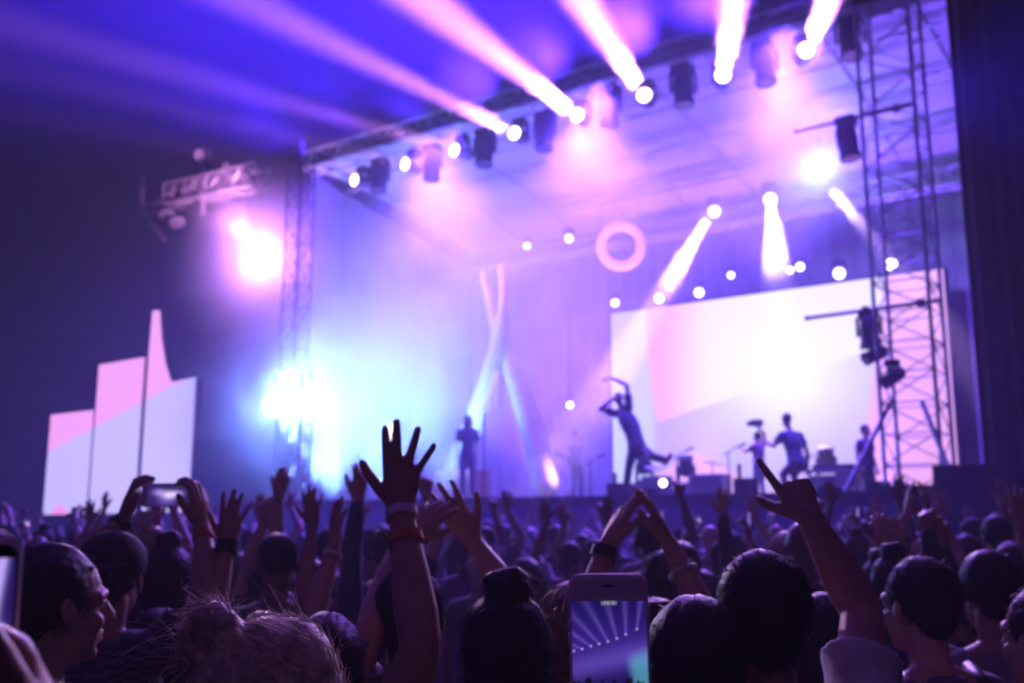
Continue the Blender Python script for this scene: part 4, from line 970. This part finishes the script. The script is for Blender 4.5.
for lab, x0, x1, y0, px, py in (('dark floor monitor with a short pole under the dancer', 606, 625, 483, 615, 473), ('dark floor monitor with a short pole left of the singer', 733, 750, 478, 739, 464)):
    t, c, z1 = floorbox(lab, 'floor_monitor', 'monitor speaker', x0, x1, y0, 16.6, .4, M['dark'])
    p = W(px, py, 16.8); MB().tube(V3(p.x, p.y, z1-.02), p, .035).build('pole', M['black_metal'], t)
t, c, z1 = floorbox('pink lit riser block at the hazy left part of the stage', 'riser', 'stage block', 432, 470, 470, 19.5, .8, mat('pink_fabric', (.22, .05, .07), .7, noise=.15, scale=5), False)
# long keyboard table
kt = thing('keyboard_table', 'long pale table with keyboards between singer and tower', 'table', W(835, 490, 18.8)); a, b = W(812, 472, 18.8), W(862, 472, 18.8); zt = a.lerp(b, .5).z; L_ = (b-a).dot(AX); c = a.lerp(b, .5)
MB().box(c + UP*.02, (L_, .6, .05), AX, NX).build('table_top', M['white_cloth'], kt); MB().box(c + UP*.09 - NX*.1, (L_*.8, .30, .09), AX, NX).build('keyboard', M['case'], kt)
MB().box(V3(c.x, c.y, (zt+STAGE_Z)/2 + .06) - NX*.27, (L_*.96, .03, (zt-STAGE_Z)*.42), AX, NX).build('front_cloth', M['white_cloth'], kt)
for s in (-1, 1):
    for w2 in (-.25, .25): p = c + AX*s*L_*.46 + NX*w2; MB().tube(V3(p.x, p.y, STAGE_Z), V3(p.x, p.y, zt), .025).build('leg', M['steel'], kt)
# upright moving lights on flight cases
for lab, x, y in (('moving light standing upright on a case left of the bright spot', 644, 464), ('moving light standing upright on a case right of the bright spot', 686, 466), ('moving light standing upright behind the keyboard table', 826, 457)):
    c = W(x, y, 21.6); t = thing('floor_light', lab, 'stage light', V3(c.x, c.y, STAGE_Z))
    MB().box(V3(c.x, c.y, (STAGE_Z + c.z-.55)/2), (.5, .45, max(.1, c.z-.55-STAGE_Z)), AX, NX).build('case', M['case'], t)
    MB().box(c - UP*.47, (.36, .3, .16), AX, NX).build('base', M['dark'], t)
    for s in (-1, 1): MB().box(c + AX*s*.20 - UP*.2, (.04, .1, .42), AX, NX).build('yoke_arm', M['dark'], t)
    MB().lathe(c, V3(-.1, -.3, .9), [(-.24, .10), (-.2, .16), (.1, .17), (.22, .18)], 16).build('head', M['dark'], t, True)
bl = W(663, 483, 18.5); t = thing('floor_light', 'small dazzling lamp on the stage floor in front of the screen', 'stage light', V3(bl.x, bl.y, STAGE_Z))
MB().lathe(bl, (CAM-bl), [(-.2, .06), (-.15, .12), (.01, .14)], 14).build('housing', M['dark'], t, True); MB().disc(bl + (CAM-bl).normalized()*.011, CAM-bl, .075, 20).build('lens', lens_mat((1, .85, 1), 6), t); MB().tube(bl - UP*.1, V3(bl.x, bl.y, STAGE_Z), .03).build('stand', M['dark'], t)
bl = W(570, 405, 23); t = thing('spot_lamp', 'tiny lamp low on the back drape left of the dancer', 'stage light', bl)
MB().lathe(bl, (CAM-bl), [(-.2, .05), (-.15, .09), (.01, .1)], 14).build('housing', M['dark'], t, True); MB().disc(bl + (CAM-bl).normalized()*.011, CAM-bl, .07, 20).build('lens', lens_mat((1, .8, 1), 18), t); MB().tube(bl, bl + UP*2.5, .02).build('hanger', M['black_metal'], t)
bl = W(392, 432, 15.4); t = thing('spot_lamp', 'white lamp shining between the fingers of the spread hand', 'stage light', bl)
MB().lathe(bl, (CAM-bl), [(-.25, .08), (-.2, .16), (.01, .18)], 14).build('housing', M['dark'], t, True); MB().disc(bl + (CAM-bl).normalized()*.011, CAM-bl, .17, 20).build('lens', lens_mat((.9, .93, 1), 3), t); MB().tube(bl, V3(bl.x, bl.y, .0), .03).build('stand', M['black_metal'], t)
# light tube
a, b = W(497, 372, 18.6), W(484, 412, 18.6); a2, b2 = W(486, 398, 18.3), W(476, 438, 18.3)
t = thing('light_tube', 'slanted white light tube leaning beside the hazy performer', 'light tube', b)
MB().tube(a, b, .055, 10).build('tube', mat('lit_tube', (.9, .9, .9), .4, emit=(1, .9, 1), strength=.5), t); p = V3(b.x, b.y, STAGE_Z); MB().tube(b, p, .02).build('stand', M['black_metal'], t)
# tall pale sculpture: two crossing tapered limbs
M['sculpt'] = mat('sculpture_skin', (.42, .40, .46), .8, noise=.1, scale=3)
sc_ = thing('sculpture', 'tall pale sculpture of two crossing limbs at the back of the stage', 'sculpture', W(502, 480, 20.2))
for nm, pts in (('limb', [(546, 484, .34), (536, 440, .33), (522, 395, .30), (508, 355, .23), (498, 330, .17), (489, 300, .13), (483, 276, .10)]), ('limb', [(452, 484, .30), (468, 440, .30), (484, 395, .27), (496, 352, .22), (502, 325, .17), (504, 298, .13), (502, 268, .10)])):
    m_ = MB(); dome_path(m_, [W(x, y, 20.2 + (.25 if pts[0][0] > 500 else 0)) for x, y, r in pts], [r for _, _, r in pts], 16); m_.build(nm, M['sculpt'], sc_, True)

# ------------------------------------------------------------------ anything copied keeps plain names

def mic_stand(label, x, y, w):
    p = W(x, y, w); b = V3(p.x, p.y, STAGE_Z + .004); t = thing('microphone_stand', label, 'mic stand', b)
    MB().lathe(b, UP, [(0, .16), (.03, .15), (.035, .03)], 14).build('base', M['black_metal'], t); MB().tube(b + UP*.03, p, .014).build('pole', M['black_metal'], t)
    q = p + AX*.22 + UP*.10; MB().tube(p - AX*.12 - UP*.055, q, .011).build('boom', M['black_metal'], t); MB().lathe(q, AX*.9 + UP*.3, [(-.02, .016), (.10, .02), (.11, .03), (.15, .03), (.17, .012)], 10).build('microphone', M['dark'], t)
for l_, x, y, w in (('microphone stand just right of the dancer', 676, 456, 18.6), ('microphone stand between amplifier and slim performer', 728, 452, 18.9), ('microphone stand left of the keyboard table', 808, 458, 18.4), ('microphone stand at the hazy left, right of the sculpture', 590, 462, 19.5)): mic_stand(l_, x, y, w)
def cymbal(label, x, y, w):
    p = W(x, y, w); b = V3(p.x, p.y, STAGE_Z + .004); t = thing('cymbal_stand', label, 'cymbal', b); st_ = MB().tube(b + UP*.25, p, .016)
    for a in (0, 2.1, 4.2): st_.tube(b + UP*.35, b + V3(math.cos(a)*.28, math.sin(a)*.28, .01), .012)
    st_.build('stand', M['black_metal'], t); MB().lathe(p, V3(.12, -.2, 1), [(-.012, .26), (.0, .24), (.02, .07), (.045, .05), (.05, .01)], 20).build('cymbal', M['steel'], t, True)
cymbal('cymbal on a thin stand above the low amplifier', 655, 468, 21.2); cymbal('cymbal on a thin stand right of the wide amplifier', 712, 463, 21.6)
floorbox('small flight case at the right end of the stage below the tower', 'flight_case', 'case', 868, 884, 481, 17.2, .4, M['case']); floorbox('flight case standing behind the keyboard table', 'flight_case', 'case', 838, 858, 468, 21.5, .5, M['case'])
floorbox('flat floor monitor between the dancer and the bright spot', 'floor_monitor', 'monitor speaker', 634, 650, 488, 16.4, .35, M['dark']); floorbox('flat floor monitor in front of the keyboard table', 'floor_monitor', 'monitor speaker', 815, 834, 486, 16.6, .35, M['dark'])
